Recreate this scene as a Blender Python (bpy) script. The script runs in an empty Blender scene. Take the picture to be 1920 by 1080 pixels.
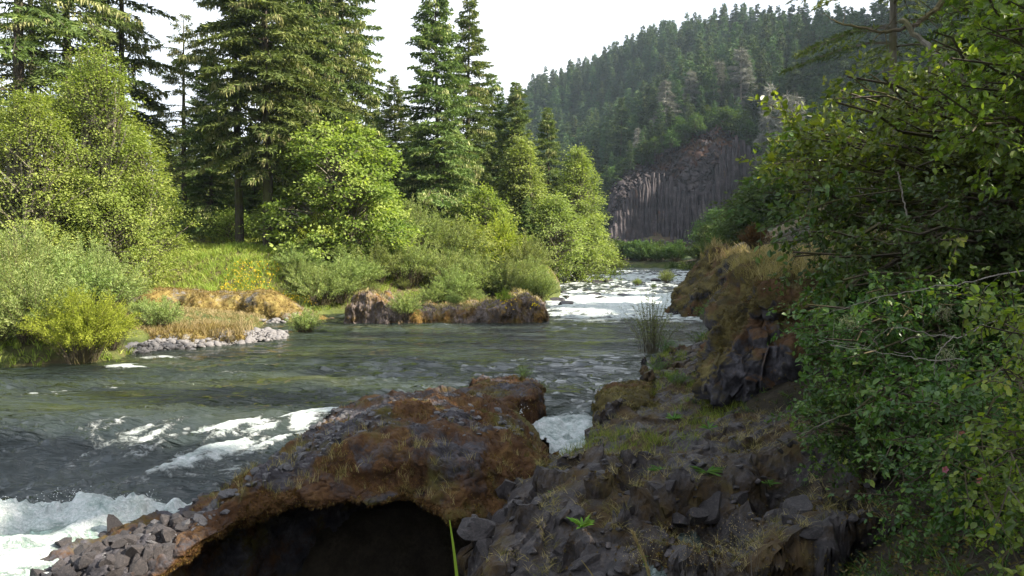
import bpy, math, random
import numpy as np
from mathutils import Vector

# ------------------------------------------------------------------ camera, sky, sun, exposure
SC = bpy.context.scene
COL = SC.collection
CAM_Z = 4.0
PITCH = math.radians(2.7)
FPX = 1387.0                       # focal length in photograph pixels (1920 wide)
cam = bpy.data.cameras.new("camera")
cam.sensor_width = 36.0
cam.lens = 36.0 * FPX / 1920.0
cam.clip_start = 0.1
cam.clip_end = 6000
camo = bpy.data.objects.new("camera", cam)
COL.objects.link(camo)
camo.location = (0, 0, CAM_Z)
camo.rotation_euler = (math.radians(90) - PITCH, 0, 0)
SC.camera = camo

SUN_EL = math.radians(36)
SUN_AZ = math.radians(103)          # clockwise from +Y (north) towards +X
world = bpy.data.worlds.new("World")
SC.world = world
world.use_nodes = True
wn = world.node_tree
wn.nodes.clear()
wo = wn.nodes.new('ShaderNodeOutputWorld')
wb = wn.nodes.new('ShaderNodeBackground')
sky = wn.nodes.new('ShaderNodeTexSky')
sky.sky_type = 'NISHITA'
sky.sun_disc = False
sky.sun_elevation = SUN_EL
sky.sun_rotation = SUN_AZ
sky.air_density = 1.0
sky.dust_density = 3.5
sky.ozone_density = 1.0
# thin bright high cloud over the whole sky
tc = wn.nodes.new('ShaderNodeTexCoord')
mp = wn.nodes.new('ShaderNodeMapping'); mp.inputs['Scale'].default_value = (1.0, 1.0, 2.6)
cn = wn.nodes.new('ShaderNodeTexNoise'); cn.inputs['Scale'].default_value = 1.7; cn.inputs['Detail'].default_value = 6
cr = wn.nodes.new('ShaderNodeValToRGB')
cr.color_ramp.elements[0].position = 0.34; cr.color_ramp.elements[0].color = (0.08, 0.08, 0.08, 1)
cr.color_ramp.elements[1].position = 0.62; cr.color_ramp.elements[1].color = (0.92, 0.92, 0.92, 1)
mx = wn.nodes.new('ShaderNodeMix'); mx.data_type = 'RGBA'
mx.inputs['B'].default_value = (8.4, 8.7, 9.2, 1)
wn.links.new(tc.outputs['Generated'], mp.inputs['Vector'])
wn.links.new(mp.outputs[0], cn.inputs['Vector'])
wn.links.new(cn.outputs['Fac'], cr.inputs['Fac'])
wn.links.new(cr.outputs['Color'], mx.inputs['Factor'])
wn.links.new(sky.outputs[0], mx.inputs['A'])
wn.links.new(mx.outputs['Result'], wb.inputs['Color'])
wb.inputs['Strength'].default_value = 0.062
wn.links.new(wb.outputs[0], wo.inputs['Surface'])

sl = bpy.data.lights.new("sun", 'SUN')
sl.energy = 5.0
sl.angle = math.radians(0.6)
sl.color = (1.0, 0.91, 0.76)
so = bpy.data.objects.new("sun", sl)
COL.objects.link(so)
SD = Vector((math.sin(SUN_AZ) * math.cos(SUN_EL), math.cos(SUN_AZ) * math.cos(SUN_EL), math.sin(SUN_EL)))
so.rotation_euler = SD.to_track_quat('Z', 'Y').to_euler()
so.location = SD * 50

SC.view_settings.view_transform = 'Standard'
SC.view_settings.look = 'None'
SC.view_settings.exposure = 1.9
SC.view_settings.gamma = 1.0
SC.view_settings.use_curve_mapping = False
SC.render.engine = 'CYCLES'
cy = SC.cycles
cy.use_denoising = True
cy.max_bounces = 7
cy.diffuse_bounces = 3
cy.glossy_bounces = 3
cy.transmission_bounces = 3
cy.volume_bounces = 0
cy.transparent_max_bounces = 4
cy.sample_clamp_indirect = 6
cy.caustics_reflective = False
cy.caustics_refractive = False

# ------------------------------------------------------------------ numeric helpers
def rs(seed): return np.random.RandomState(seed)

def ray(px, py):
    a, b = (px - 960) / FPX, (540 - py) / FPX
    c, s = math.cos(PITCH), math.sin(PITCH)
    return np.array([a, c + b * s, -s + b * c])

def PZ(px, py, z):
    d = ray(px, py); t = (z - CAM_Z) / d[2]
    return np.array([d[0] * t, d[1] * t, z])

def PD(px, py, dist):
    d = ray(px, py); t = dist / d[1]
    return np.array([d[0] * t, dist, CAM_Z + d[2] * t])

def hsh(ix, iy, iz, seed):
    h = (ix.astype(np.int64) * 374761393 + iy.astype(np.int64) * 668265263 + iz.astype(np.int64) * 2147483647 + seed * 974634777) & 0xffffffff
    h = ((h ^ (h >> 13)) * 1274126177) & 0xffffffff
    h = ((h ^ (h >> 16)) * 2246822519) & 0xffffffff
    h = h ^ (h >> 15)
    return (h & 0xffffff) / float(0xffffff)

def vnoise(p, seed=0):
    i = np.floor(p).astype(np.int64); f = p - i
    u = f * f * f * (f * (f * 6 - 15) + 10)
    r = 0
    for dx in (0, 1):
        wx = u[:, 0] if dx else 1 - u[:, 0]
        for dy in (0, 1):
            wy = u[:, 1] if dy else 1 - u[:, 1]
            for dz in (0, 1):
                wz = u[:, 2] if dz else 1 - u[:, 2]
                r = r + wx * wy * wz * hsh(i[:, 0] + dx, i[:, 1] + dy, i[:, 2] + dz, seed)
    return r * 2 - 1

def fbm(p, sc=1.0, octv=4, seed=0, gain=0.5):
    a, r, q = 1.0, 0, p * sc
    for o in range(octv):
        r = r + a * vnoise(q, seed + o * 17); q = q * 2.03 + 7.1; a *= gain
    return r

def voro(p, cell, seed=0, dims=3):
    q = p / cell
    i = np.floor(q).astype(np.int64)
    n = len(q)
    f1 = np.full(n, 9.0); f2 = np.full(n, 9.0); cid = np.zeros((n, 3), np.int64); vec = np.zeros((n, 3))
    for dx in (-1, 0, 1):
        for dy in (-1, 0, 1):
            for dz in ((-1, 0, 1) if dims == 3 else (0,)):
                c = i + np.array([dx, dy, dz])
                if dims == 2: c[:, 2] = 0
                off = np.stack([hsh(c[:, 0], c[:, 1], c[:, 2], seed + k) for k in range(3)], 1)
                v = c + off - q
                if dims == 2: v[:, 2] = 0
                d = np.sqrt((v ** 2).sum(1))
                m = d < f1
                f2 = np.where(m, f1, np.minimum(f2, d))
                f1 = np.where(m, d, f1); cid[m] = c[m]; vec[m] = v[m]
    return f1, f2, cid, vec

def sstep(a, b, x):
    t = np.clip((x - a) / (b - a), 0, 1); return t * t * (3 - 2 * t)

def norm(v): return v / np.maximum(np.linalg.norm(v, axis=-1, keepdims=True), 1e-9)

def sdf_poly(x, y, poly):
    """signed distance, negative inside"""
    P = np.asarray(poly, float); d = np.full(x.shape, 1e9); ins = np.zeros(x.shape, bool)
    for i in range(len(P)):
        a, b = P[i], P[(i + 1) % len(P)]
        ex, ey = b - a; wx, wy = x - a[0], y - a[1]
        t = np.clip((wx * ex + wy * ey) / (ex * ex + ey * ey), 0, 1)
        d = np.minimum(d, (wx - ex * t) ** 2 + (wy - ey * t) ** 2)
        c = ((a[1] <= y) & (b[1] > y)) | ((b[1] <= y) & (a[1] > y))
        if ey != 0: ins ^= c & (x < a[0] + ex * (y - a[1]) / ey)
    return np.where(ins, -1, 1) * np.sqrt(d)

class RBF:
    def __init__(self, pts):
        P = np.asarray(pts, float); self.c = P[:, :2]
        n = len(P)
        A = np.linalg.norm(self.c[:, None] - self.c[None], axis=2)
        M = np.zeros((n + 3, n + 3)); M[:n, :n] = A
        M[:n, n] = 1; M[:n, n + 1:] = self.c; M[n, :n] = 1; M[n + 1:, :n] = self.c.T
        self.w = np.linalg.solve(M + 1e-9 * np.eye(n + 3), np.r_[P[:, 2], 0, 0, 0])
    def __call__(self, x, y):
        s = x.shape; x = x.ravel(); y = y.ravel(); n = len(self.c)
        r = self.w[n] + self.w[n + 1] * x + self.w[n + 2] * y
        for k in range(n):
            r = r + self.w[k] * np.hypot(x - self.c[k, 0], y - self.c[k, 1])
        return r.reshape(s)

# ------------------------------------------------------------------ mesh helpers
def mesh(name, V, F, mat=None, smooth=False, attrs=None, fmats=None):
    V = np.asarray(V, np.float32); m = bpy.data.meshes.new(name)
    if isinstance(F, np.ndarray): F = [F]
    F = [np.asarray(f, np.int32) for f in F if len(f)]
    m.vertices.add(len(V)); m.vertices.foreach_set('co', V.ravel())
    nl = sum(f.size for f in F); nf = sum(len(f) for f in F)
    if not nf:
        for k, a in (attrs or {}).items(): m.attributes.new(k, 'FLOAT', 'POINT').data.foreach_set('value', np.asarray(a, np.float32))
        return m
    m.loops.add(nl); m.polygons.add(nf)
    m.loops.foreach_set('vertex_index', np.concatenate([f.ravel() for f in F]))
    tot = np.concatenate([np.full(len(f), f.shape[1], np.int32) for f in F])
    st = np.concatenate([[0], np.cumsum(tot)[:-1]]).astype(np.int32)
    m.polygons.foreach_set('loop_start', st)
    try: m.polygons.foreach_set('loop_total', tot)
    except Exception: pass
    for mm in (mat if isinstance(mat, (list, tuple)) else [mat]):
        if mm: m.materials.append(mm)
    if fmats is not None: m.polygons.foreach_set('material_index', np.asarray(fmats, np.int32))
    m.update(calc_edges=True)
    m.polygons.foreach_set('use_smooth', np.full(nf, bool(smooth)))
    for k, a in (attrs or {}).items():
        at = m.attributes.new(k, 'FLOAT', 'POINT'); at.data.foreach_set('value', np.asarray(a, np.float32))
    m.validate(verbose=False)
    return m

def link(name, data, parent=None, **kw):
    o = bpy.data.objects.new(name, data); COL.objects.link(o)
    if parent is not None: o.parent = parent
    for k, v in kw.items():
        if v is not None: o[k] = v
    return o

def thing(name, label, cat, loc=(0, 0, 0), group=None, data=None, rz=0):
    o = bpy.data.objects.new(name, data); COL.objects.link(o)
    o.location = [float(c) for c in loc]; o.rotation_euler = (0, 0, rz)
    o['label'] = label; o['category'] = cat
    if group: o['group'] = group
    return o

def dup(root, loc, rz=0, scale=1.0, label=None, group=None):
    r = root.copy(); COL.objects.link(r); r.location = [float(c) for c in loc]; r.rotation_euler = (0, 0, rz)
    r.scale = (scale, scale, scale) if np.isscalar(scale) else scale
    if label: r['label'] = label
    if group: r['group'] = group
    for ch in list(root.children):
        c = ch.copy(); COL.objects.link(c); c.parent = r
    return r

class MB:
    """collects geometry"""
    def __init__(s): s.V, s.T, s.Q, s.A, s.n = [], [], [], [], 0
    def add(s, V, F, tint=0.5):
        V = np.asarray(V, float).reshape(-1, 3); F = np.asarray(F, np.int64)
        s.V.append(V); (s.T if F.shape[1] == 3 else s.Q).append(F + s.n)
        s.A.append(np.broadcast_to(np.asarray(tint, float), (len(V),)).copy()); s.n += len(V); return s
    def mesh(s, name, mat, smooth=False):
        F = []
        if s.T: F.append(np.concatenate(s.T))
        if s.Q: F.append(np.concatenate(s.Q))
        return mesh(name, np.concatenate(s.V), F, mat, smooth, {'tint': np.concatenate(s.A)})

def tubes(P, R, sides=5, cap=False):
    """P (N,k,3) paths, R (N,k) radii -> V, quads"""
    P = np.asarray(P, float); R = np.asarray(R, float)
    if P.ndim == 2: P = P[None]; R = R[None]
    N, k, _ = P.shape
    T = norm(np.gradient(P, axis=1))
    ref = np.where(np.abs(norm(P[:, -1] - P[:, 0])[:, 2:3]) > 0.8, [[1.0, 0.13, 0]], [[0, 0.1, 1.0]])[:, None]
    a = norm(np.cross(T, ref)); b = np.cross(T, a)
    th = np.arange(sides) * 2 * math.pi / sides
    V = P[:, :, None] + R[:, :, None, None] * (a[:, :, None] * np.cos(th)[None, None, :, None] + b[:, :, None] * np.sin(th)[None, None, :, None])
    n, kk, s = np.meshgrid(np.arange(N), np.arange(k - 1), np.arange(sides), indexing='ij')
    base = n * k * sides
    s2 = (s + 1) % sides
    F = np.stack([base + kk * sides + s, base + kk * sides + s2, base + (kk + 1) * sides + s2, base + (kk + 1) * sides + s], -1).reshape(-1, 4)
    return V.reshape(-1, 3), F

def perp(d, r):
    q = norm(r.normal(size=d.shape)); return norm(np.cross(d, q))

def leaf_tris(c, d, L, W, r):
    """needle sprays: one long triangle each"""
    w = perp(d, r) * W[:, None] * 0.5
    V = np.stack([c - w, c + w, c + d * L[:, None]], 1).reshape(-1, 3)
    return V, np.arange(len(V)).reshape(-1, 3)

def leaf_quads(c, d, nrm, L, W, fold=0.12):
    """rhombic leaf from base c along d"""
    s = norm(np.cross(d, nrm)); u = np.cross(s, d)
    L = L[:, None]; W = W[:, None]
    V = np.stack([c, c + d * L * .45 + s * W * .5 + u * W * fold, c + d * L, c + d * L * .45 - s * W * .5 + u * W * fold], 1).reshape(-1, 3)
    return V, np.arange(len(V)).reshape(-1, 4)

def leaf_ovals(c, d, nrm, L, W, fold=0.1):
    """broad leaf of two curved halves, 6 vertices"""
    s = norm(np.cross(d, nrm)); u = np.cross(s, d)
    L = L[:, None]; W = W[:, None]
    l1 = c + d * L * .25 + s * W * .42 + u * W * fold; l2 = c + d * L * .62 + s * W * .46 + u * W * fold * .6
    r1 = c + d * L * .25 - s * W * .42 + u * W * fold; r2 = c + d * L * .62 - s * W * .46 + u * W * fold * .6
    V = np.stack([c, l1, l2, c + d * L - u * L * .12, r2, r1], 1).reshape(-1, 3)
    b = np.arange(len(c))[:, None] * 6
    F = np.concatenate([b + [0, 1, 2, 3], b + [0, 3, 4, 5]], 0)
    return V, F

def grid_faces(nu, nv, wrap=False):
    i, j = np.meshgrid(np.arange(nu - 1), np.arange(nv - 1), indexing='ij')
    a = i * nv + j
    return np.stack([a, a + nv, a + nv + 1, a + 1], -1).reshape(-1, 4)

# ------------------------------------------------------------------ materials
def mat_base(name):
    m = bpy.data.materials.new(name); m.use_nodes = True
    nt = m.node_tree; nt.nodes.clear()
    return m, nt, nt.nodes.new('ShaderNodeOutputMaterial')

def N(nt, t, **kw):
    n = nt.nodes.new(t)
    for k, v in kw.items():
        if k in ('data_type', 'operation', 'blend_type', 'attribute_name', 'noise_type', 'feature', 'distance', 'noise_dimensions', 'mode'): setattr(n, k, v)
        else: n.inputs[k].default_value = v
    return n

def ramp(nt, src, stops):
    r = nt.nodes.new('ShaderNodeValToRGB'); e = r.color_ramp.elements
    while len(e) < len(stops): e.new(0.5)
    for i, (p, c) in enumerate(stops):
        e[i].position = p; e[i].color = (c[0], c[1], c[2], 1) if not np.isscalar(c) else (c, c, c, 1)
    nt.links.new(src, r.inputs['Fac']); return r.outputs['Color']

def math_(nt, op, a, b=None, c=None):
    n = nt.nodes.new('ShaderNodeMath'); n.operation = op
    for k, v in enumerate((a, b, c)):
        if v is None: continue
        if hasattr(v, 'links') or hasattr(v, 'is_linked'): nt.links.new(v, n.inputs[k])
        else: n.inputs[k].default_value = v
    return n.outputs[0]

def mixc(nt, f, a, b):
    n = nt.nodes.new('ShaderNodeMix'); n.data_type = 'RGBA'
    for k, v in (('Factor', f), ('A', a), ('B', b)):
        if hasattr(v, 'is_linked'): nt.links.new(v, n.inputs[k])
        else: n.inputs[k].default_value = v if k == 'Factor' else (*v, 1)
    return n.outputs['Result']

def noise(nt, scale, detail=5, rough=0.55, vec=None, stretch=None, dist=0.0):
    n = nt.nodes.new('ShaderNodeTexNoise'); n.inputs['Scale'].default_value = scale
    n.inputs['Detail'].default_value = detail; n.inputs['Roughness'].default_value = rough; n.inputs['Distortion'].default_value = dist
    g = nt.nodes.new('ShaderNodeTexCoord'); src = vec or g.outputs['Object']
    if stretch:
        mp = nt.nodes.new('ShaderNodeMapping'); mp.inputs['Scale'].default_value = stretch[0]; mp.inputs['Rotation'].default_value = stretch[1]
        nt.links.new(src, mp.inputs['Vector']); src = mp.outputs[0]
    nt.links.new(src, n.inputs['Vector']); return n.outputs['Fac']

def leaf_mat(name, stops, trans=0.35, rough=0.65, spec=0.14, objvar=0.25, tcol=(1.25, 1.35, 0.55)):
    m, nt, out = mat_base(name)
    a = N(nt, 'ShaderNodeAttribute', attribute_name='tint')
    col = ramp(nt, a.outputs['Fac'], stops)
    oi = nt.nodes.new('ShaderNodeObjectInfo')
    hv = nt.nodes.new('ShaderNodeHueSaturation')
    nt.links.new(math_(nt, 'MULTIPLY_ADD', oi.outputs['Random'], 0.035 * objvar * 4, 0.5 - 0.0175 * objvar * 4), hv.inputs['Hue'])
    nt.links.new(math_(nt, 'MULTIPLY_ADD', oi.outputs['Random'], objvar * 1.6, 1 - objvar * .8), hv.inputs['Value'])
    nt.links.new(col, hv.inputs['Color'])
    p = N(nt, 'ShaderNodeBsdfPrincipled', Roughness=rough); p.inputs['Specular IOR Level'].default_value = spec
    nt.links.new(hv.outputs[0], p.inputs['Base Color'])
    t = nt.nodes.new('ShaderNodeBsdfTranslucent')
    vm = nt.nodes.new('ShaderNodeVectorMath'); vm.operation = 'MULTIPLY'; vm.inputs[1].default_value = tcol
    nt.links.new(hv.outputs[0], vm.inputs[0]); nt.links.new(vm.outputs[0], t.inputs['Color'])
    ms = nt.nodes.new('ShaderNodeMixShader'); ms.inputs[0].default_value = trans
    nt.links.new(p.outputs[0], ms.inputs[1]); nt.links.new(t.outputs[0], ms.inputs[2]); nt.links.new(ms.outputs[0], out.inputs['Surface'])
    return m

def bark_mat(name, c1, c2, sc=6.0, moss=None, mossamt=0.5):
    m, nt, out = mat_base(name)
    f = noise(nt, sc, 6, 0.65, stretch=((1, 1, 0.18), (0, 0, 0)))
    col = ramp(nt, f, [(0.3, c1), (0.7, c2)])
    if moss:
        f2 = noise(nt, 1.3, 4); col = mixc(nt, ramp(nt, f2, [(0.5 - .1 * mossamt, 0), (0.6, 1)]), col, moss)
    p = N(nt, 'ShaderNodeBsdfPrincipled', Roughness=0.9); p.inputs['Specular IOR Level'].default_value = 0.2
    b = N(nt, 'ShaderNodeBump', Strength=0.8, Distance=0.05); nt.links.new(f, b.inputs['Height']); nt.links.new(b.outputs[0], p.inputs['Normal'])
    nt.links.new(col, p.inputs['Base Color']); nt.links.new(p.outputs[0], out.inputs['Surface']); return m

def rock_mat(name, rock, moss, scale=1.0, thr=0.5, soft=0.08, nz=0.3, rough=0.85, bump=0.5, lichen=None, spec=0.3, mossattr=1.0, third=None):
    """rock = 3 colours, moss = 3 colours; vertex attribute moss raises cover"""
    m, nt, out = mat_base(name)
    f = noise(nt, 3.2 * scale, 8, 0.65); f2 = noise(nt, 17 * scale, 6, 0.7); fb = noise(nt, 70 * scale, 4, 0.7)
    rc = ramp(nt, f, [(0.32, rock[0]), (0.5, rock[1]), (0.68, rock[2])])
    rc = mixc(nt, ramp(nt, f2, [(0.42, 0), (0.66, 0.6)]), rc, rock[0])
    if lichen:
        fl = noise(nt, 9 * scale, 7, 0.75, dist=0.5); rc = mixc(nt, ramp(nt, fl, [(0.6, 0), (0.66, 0.8)]), rc, lichen)
    fm = noise(nt, 1.1 * scale, 8, 0.62, dist=0.3)
    mc = ramp(nt, noise(nt, 2.3 * scale, 6, 0.6), [(0.33, moss[0]), (0.5, moss[1]), (0.66, moss[2])])
    mc = mixc(nt, ramp(nt, fb, [(0.35, 0.65), (0.6, 0)]), mc, tuple(c * .45 for c in moss[0]))
    if third:
        mc = mixc(nt, ramp(nt, noise(nt, 0.8 * scale, 5, 0.6, stretch=((1, 1, 1), (1, 2, 3))), [(0.5, 0), (0.6, 0.8)]), mc, third)
    geo = nt.nodes.new('ShaderNodeNewGeometry'); sx = nt.nodes.new('ShaderNodeSeparateXYZ'); nt.links.new(geo.outputs['Normal'], sx.inputs[0])
    at = N(nt, 'ShaderNodeAttribute', attribute_name='moss')
    v = math_(nt, 'ADD', fm, math_(nt, 'MULTIPLY', sx.outputs['Z'], nz))
    v = math_(nt, 'ADD', v, math_(nt, 'MULTIPLY', at.outputs['Fac'], mossattr))
    v = math_(nt, 'ADD', v, math_(nt, 'MULTIPLY', math_(nt, 'SUBTRACT', f2, 0.5), 0.35))
    mask = ramp(nt, v, [(max(0, thr - soft), 0), (min(1, thr + soft), 1)])
    # work in 0..1: values above one stay covered
    p = N(nt, 'ShaderNodeBsdfPrincipled'); p.inputs['Specular IOR Level'].default_value = spec
    nt.links.new(mixc(nt, mask, rc, mc), p.inputs['Base Color'])
    nt.links.new(math_(nt, 'MULTIPLY_ADD', mask, 0.95 - rough, rough), p.inputs['Roughness'])
    hh = math_(nt, 'ADD', math_(nt, 'MULTIPLY', f2, 0.6), math_(nt, 'ADD', math_(nt, 'MULTIPLY', fb, 0.4), math_(nt, 'MULTIPLY', mask, 0.4)))
    b = N(nt, 'ShaderNodeBump', Strength=bump, Distance=0.06 / scale); nt.links.new(hh, b.inputs['Height']); nt.links.new(b.outputs[0], p.inputs['Normal'])
    nt.links.new(p.outputs[0], out.inputs['Surface']); return m

G = lambda *c: c
M = {}
M['maple'] = leaf_mat('maple leaves', [(0.0, (0.081, 0.130, 0.031)), (0.5, (0.198, 0.251, 0.059)), (1.0, (0.363, 0.394, 0.113))], 0.42)
M['alder'] = leaf_mat('alder leaves', [(0.0, (0.093, 0.127, 0.031)), (0.5, (0.210, 0.247, 0.059)), (1.0, (0.389, 0.406, 0.124))], 0.40)
M['cotton'] = leaf_mat('soft leaves', [(0.0, (0.096, 0.130, 0.039)), (0.5, (0.212, 0.259, 0.077)), (1.0, (0.366, 0.403, 0.145))], 0.40)
M['willow'] = leaf_mat('willow leaves', [(0.0, (0.103, 0.144, 0.046)), (0.5, (0.205, 0.259, 0.084)), (1.0, (0.352, 0.389, 0.152))], 0.35)
M['yellow_willow'] = leaf_mat('yellow green willow leaves', [(0.0, (0.113, 0.152, 0.019)), (0.5, (0.253, 0.317, 0.040)), (1.0, (0.405, 0.455, 0.078))], 0.4)
M['fir'] = leaf_mat('fir needles', [(0.0, (0.042, 0.070, 0.022)), (0.5, (0.099, 0.139, 0.037)), (0.8, (0.176, 0.207, 0.059)), (1.0, (0.352, 0.341, 0.164))], 0.22)
M['hill_fir'] = leaf_mat('hillside fir needles', [(0.0, (0.028, 0.052, 0.026)), (0.5, (0.056, 0.092, 0.038)), (1.0, (0.13, 0.165, 0.055))], 0.2, objvar=0.4)
M['hill_leaf'] = leaf_mat('hillside leaves', [(0.0, (0.034, 0.061, 0.017)), (0.5, (0.064, 0.101, 0.025)), (1.0, (0.119, 0.151, 0.043))], 0.3, objvar=0.35)
M['dead_fir'] = leaf_mat('dead fir twigs', [(0.0, (0.095, 0.097, 0.087)), (0.5, (0.172, 0.175, 0.156)), (1.0, (0.275, 0.276, 0.239))], 0.1, objvar=0.1)
M['shrub'] = leaf_mat('bank shrub leaves', [(0.0, (0.030, 0.066, 0.019)), (0.45, (0.069, 0.125, 0.028)), (0.8, (0.138, 0.198, 0.033)), (1.0, (0.275, 0.305, 0.057))], 0.38, rough=0.42, spec=0.4)
M['shrub_y'] = leaf_mat('vine maple leaves', [(0.0, (0.046, 0.080, 0.014)), (0.5, (0.126, 0.176, 0.025)), (1.0, (0.273, 0.307, 0.042))], 0.5, rough=0.42, spec=0.5)
M['grass'] = leaf_mat('meadow grass', [(0.0, (0.105, 0.156, 0.022)), (0.5, (0.210, 0.276, 0.044)), (1.0, (0.399, 0.408, 0.132))], 0.35)
M['mossolive'] = leaf_mat('olive moss fronds', [(0.0, (0.04, 0.03, 0.010)), (0.5, (0.10, 0.085, 0.022)), (0.85, (0.17, 0.15, 0.04)), (1.0, (0.16, 0.08, 0.03))], 0.2)
M['drygrass'] = leaf_mat('dry grass', [(0.0, (0.10, 0.10, 0.03)), (0.5, (0.26, 0.21, 0.10)), (1.0, (0.42, 0.34, 0.2))], 0.3)
M['herb'] = leaf_mat('herb leaves', [(0.0, (0.05, 0.10, 0.03)), (0.5, (0.10, 0.19, 0.05)), (1.0, (0.16, 0.3, 0.05))], 0.3)
M['mosshair'] = leaf_mat('moss fronds', [(0.0, (0.03, 0.017, 0.007)), (0.5, (0.085, 0.045, 0.016)), (0.8, (0.15, 0.08, 0.024)), (1.0, (0.18, 0.14, 0.04))], 0.2)
M['mosssun'] = leaf_mat('golden moss fronds', [(0.0, (0.076, 0.052, 0.020)), (0.5, (0.187, 0.138, 0.040)), (1.0, (0.306, 0.257, 0.094))], 0.25)
M['yellowflower'] = leaf_mat('yellow blossom', [(0.0, (0.5, 0.36, 0.02)), (1.0, (0.75, 0.6, 0.04))], 0.3)
M['pink'] = leaf_mat('pink petals', [(0.0, (0.5, 0.16, 0.26)), (1.0, (0.6, 0.25, 0.36))], 0.3)
M['lichen'] = leaf_mat('hanging lichen', [(0.0, (0.16, 0.17, 0.10)), (1.0, (0.34, 0.34, 0.22))], 0.3)
M['seed'] = leaf_mat('grass seed heads', [(0.0, (0.25, 0.19, 0.10)), (1.0, (0.42, 0.33, 0.2))], 0.3)
M['bark'] = bark_mat('conifer bark', (0.022, 0.018, 0.015), (0.095, 0.078, 0.062), moss=(0.07, 0.075, 0.03))
M['greybark'] = bark_mat('grey bark', (0.07, 0.062, 0.05), (0.22, 0.20, 0.165), moss=(0.10, 0.095, 0.05))
M['twig'] = bark_mat('mossy twig bark', (0.035, 0.028, 0.02), (0.11, 0.09, 0.065), moss=(0.085, 0.075, 0.03))
M['whitetwig'] = bark_mat('pale bare twig bark', (0.12, 0.105, 0.085), (0.30, 0.275, 0.235))
M['deadwood'] = bark_mat('dead grey wood', (0.14, 0.12, 0.10), (0.34, 0.30, 0.26))
BASALT = [(0.016, 0.015, 0.018), (0.045, 0.042, 0.048), (0.095, 0.088, 0.098)]
M['cave'] = rock_mat('conglomerate with rust moss', BASALT, [(0.038, 0.019, 0.008), (0.081, 0.038, 0.014), (0.128, 0.070, 0.022)], 1.0, thr=0.55, nz=0.0, third=(0.064, 0.060, 0.012))
M['ledge'] = rock_mat('fractured basalt', [(0.011, 0.010, 0.011), (0.034, 0.028, 0.029), (0.081, 0.068, 0.062)], [(0.032, 0.019, 0.006), (0.068, 0.041, 0.014), (0.093, 0.071, 0.021)], 1.4, thr=0.515, nz=0.0, rough=0.62, lichen=(0.161, 0.141, 0.112), spec=0.45, bump=0.7)
M['ledge_rock'] = rock_mat('dark basalt block', [(0.012, 0.010, 0.012), (0.035, 0.030, 0.031), (0.087, 0.072, 0.070)], [(0.040, 0.024, 0.008), (0.072, 0.042, 0.016), (0.079, 0.062, 0.018)], 2.0, thr=0.80, nz=0.08, rough=0.58, lichen=(0.190, 0.166, 0.140), spec=0.5, bump=0.8)
M['knob'] = rock_mat('moss draped rock', BASALT, [(0.035, 0.028, 0.010), (0.085, 0.068, 0.022), (0.16, 0.13, 0.042)], 0.9, thr=0.60, nz=0.28, third=(0.075, 0.036, 0.018))
M['mound'] = rock_mat('golden moss rock', [(0.060, 0.055, 0.055), (0.119, 0.115, 0.115), (0.212, 0.216, 0.225)], [(0.093, 0.061, 0.018), (0.178, 0.129, 0.036), (0.255, 0.207, 0.065)], 0.9, thr=0.55, nz=0.1)
M['island'] = rock_mat('island rock', [(0.05, 0.04, 0.035), (0.12, 0.095, 0.085), (0.20, 0.165, 0.15)], [(0.09, 0.045, 0.014), (0.19, 0.115, 0.03), (0.22, 0.17, 0.05)], 1.0, thr=0.62, nz=0.0)
M['pebble'] = rock_mat('highlit pebbles', [(0.035, 0.033, 0.036), (0.075, 0.072, 0.076), (0.15, 0.145, 0.15)], [(0.06, 0.035, 0.014), (0.09, 0.06, 0.025), (0.10, 0.09, 0.03)], 2.5, thr=0.85, nz=0.08, rough=0.6, lichen=(0.26, 0.25, 0.24), spec=0.4, bump=0.6)  # paler greys put the highlights of the pebbles into their colour
M['cobble'] = rock_mat('river cobble', [(0.086, 0.081, 0.080), (0.151, 0.144, 0.146), (0.230, 0.223, 0.226)], [(0.144, 0.130, 0.110)] * 3, 2.0, thr=0.98, nz=0.0, bump=0.2)
M['wetrock'] = rock_mat('wet river rock', [(0.015, 0.014, 0.015), (0.035, 0.032, 0.034), (0.07, 0.065, 0.065)], [(0.04, 0.03, 0.02)] * 3, 1.5, thr=0.95, nz=0.0, rough=0.35, bump=0.4)
M['cliff'] = rock_mat('columnar basalt', [(0.019, 0.015, 0.016), (0.047, 0.038, 0.041), (0.102, 0.084, 0.086)], [(0.085, 0.034, 0.020), (0.136, 0.065, 0.040), (0.111, 0.084, 0.040)], 0.12, thr=0.66, nz=0.0, bump=0.4)
M['ground'] = rock_mat('forest floor and meadow', [(0.06, 0.045, 0.025), (0.10, 0.085, 0.035), (0.15, 0.13, 0.05)], [(0.04, 0.055, 0.014), (0.08, 0.10, 0.022), (0.13, 0.135, 0.04)], 0.35, thr=0.5, nz=0.1, bump=0.6)
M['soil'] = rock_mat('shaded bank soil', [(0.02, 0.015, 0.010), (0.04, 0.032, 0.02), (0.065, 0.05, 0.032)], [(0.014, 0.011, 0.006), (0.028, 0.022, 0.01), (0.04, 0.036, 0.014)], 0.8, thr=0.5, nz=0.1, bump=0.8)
M['hillground'] = rock_mat('hill forest floor', [(0.05, 0.035, 0.025), (0.08, 0.06, 0.035), (0.12, 0.08, 0.05)], [(0.03, 0.05, 0.015), (0.05, 0.08, 0.02), (0.08, 0.10, 0.03)], 0.05, thr=0.45, nz=0.0)

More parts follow.
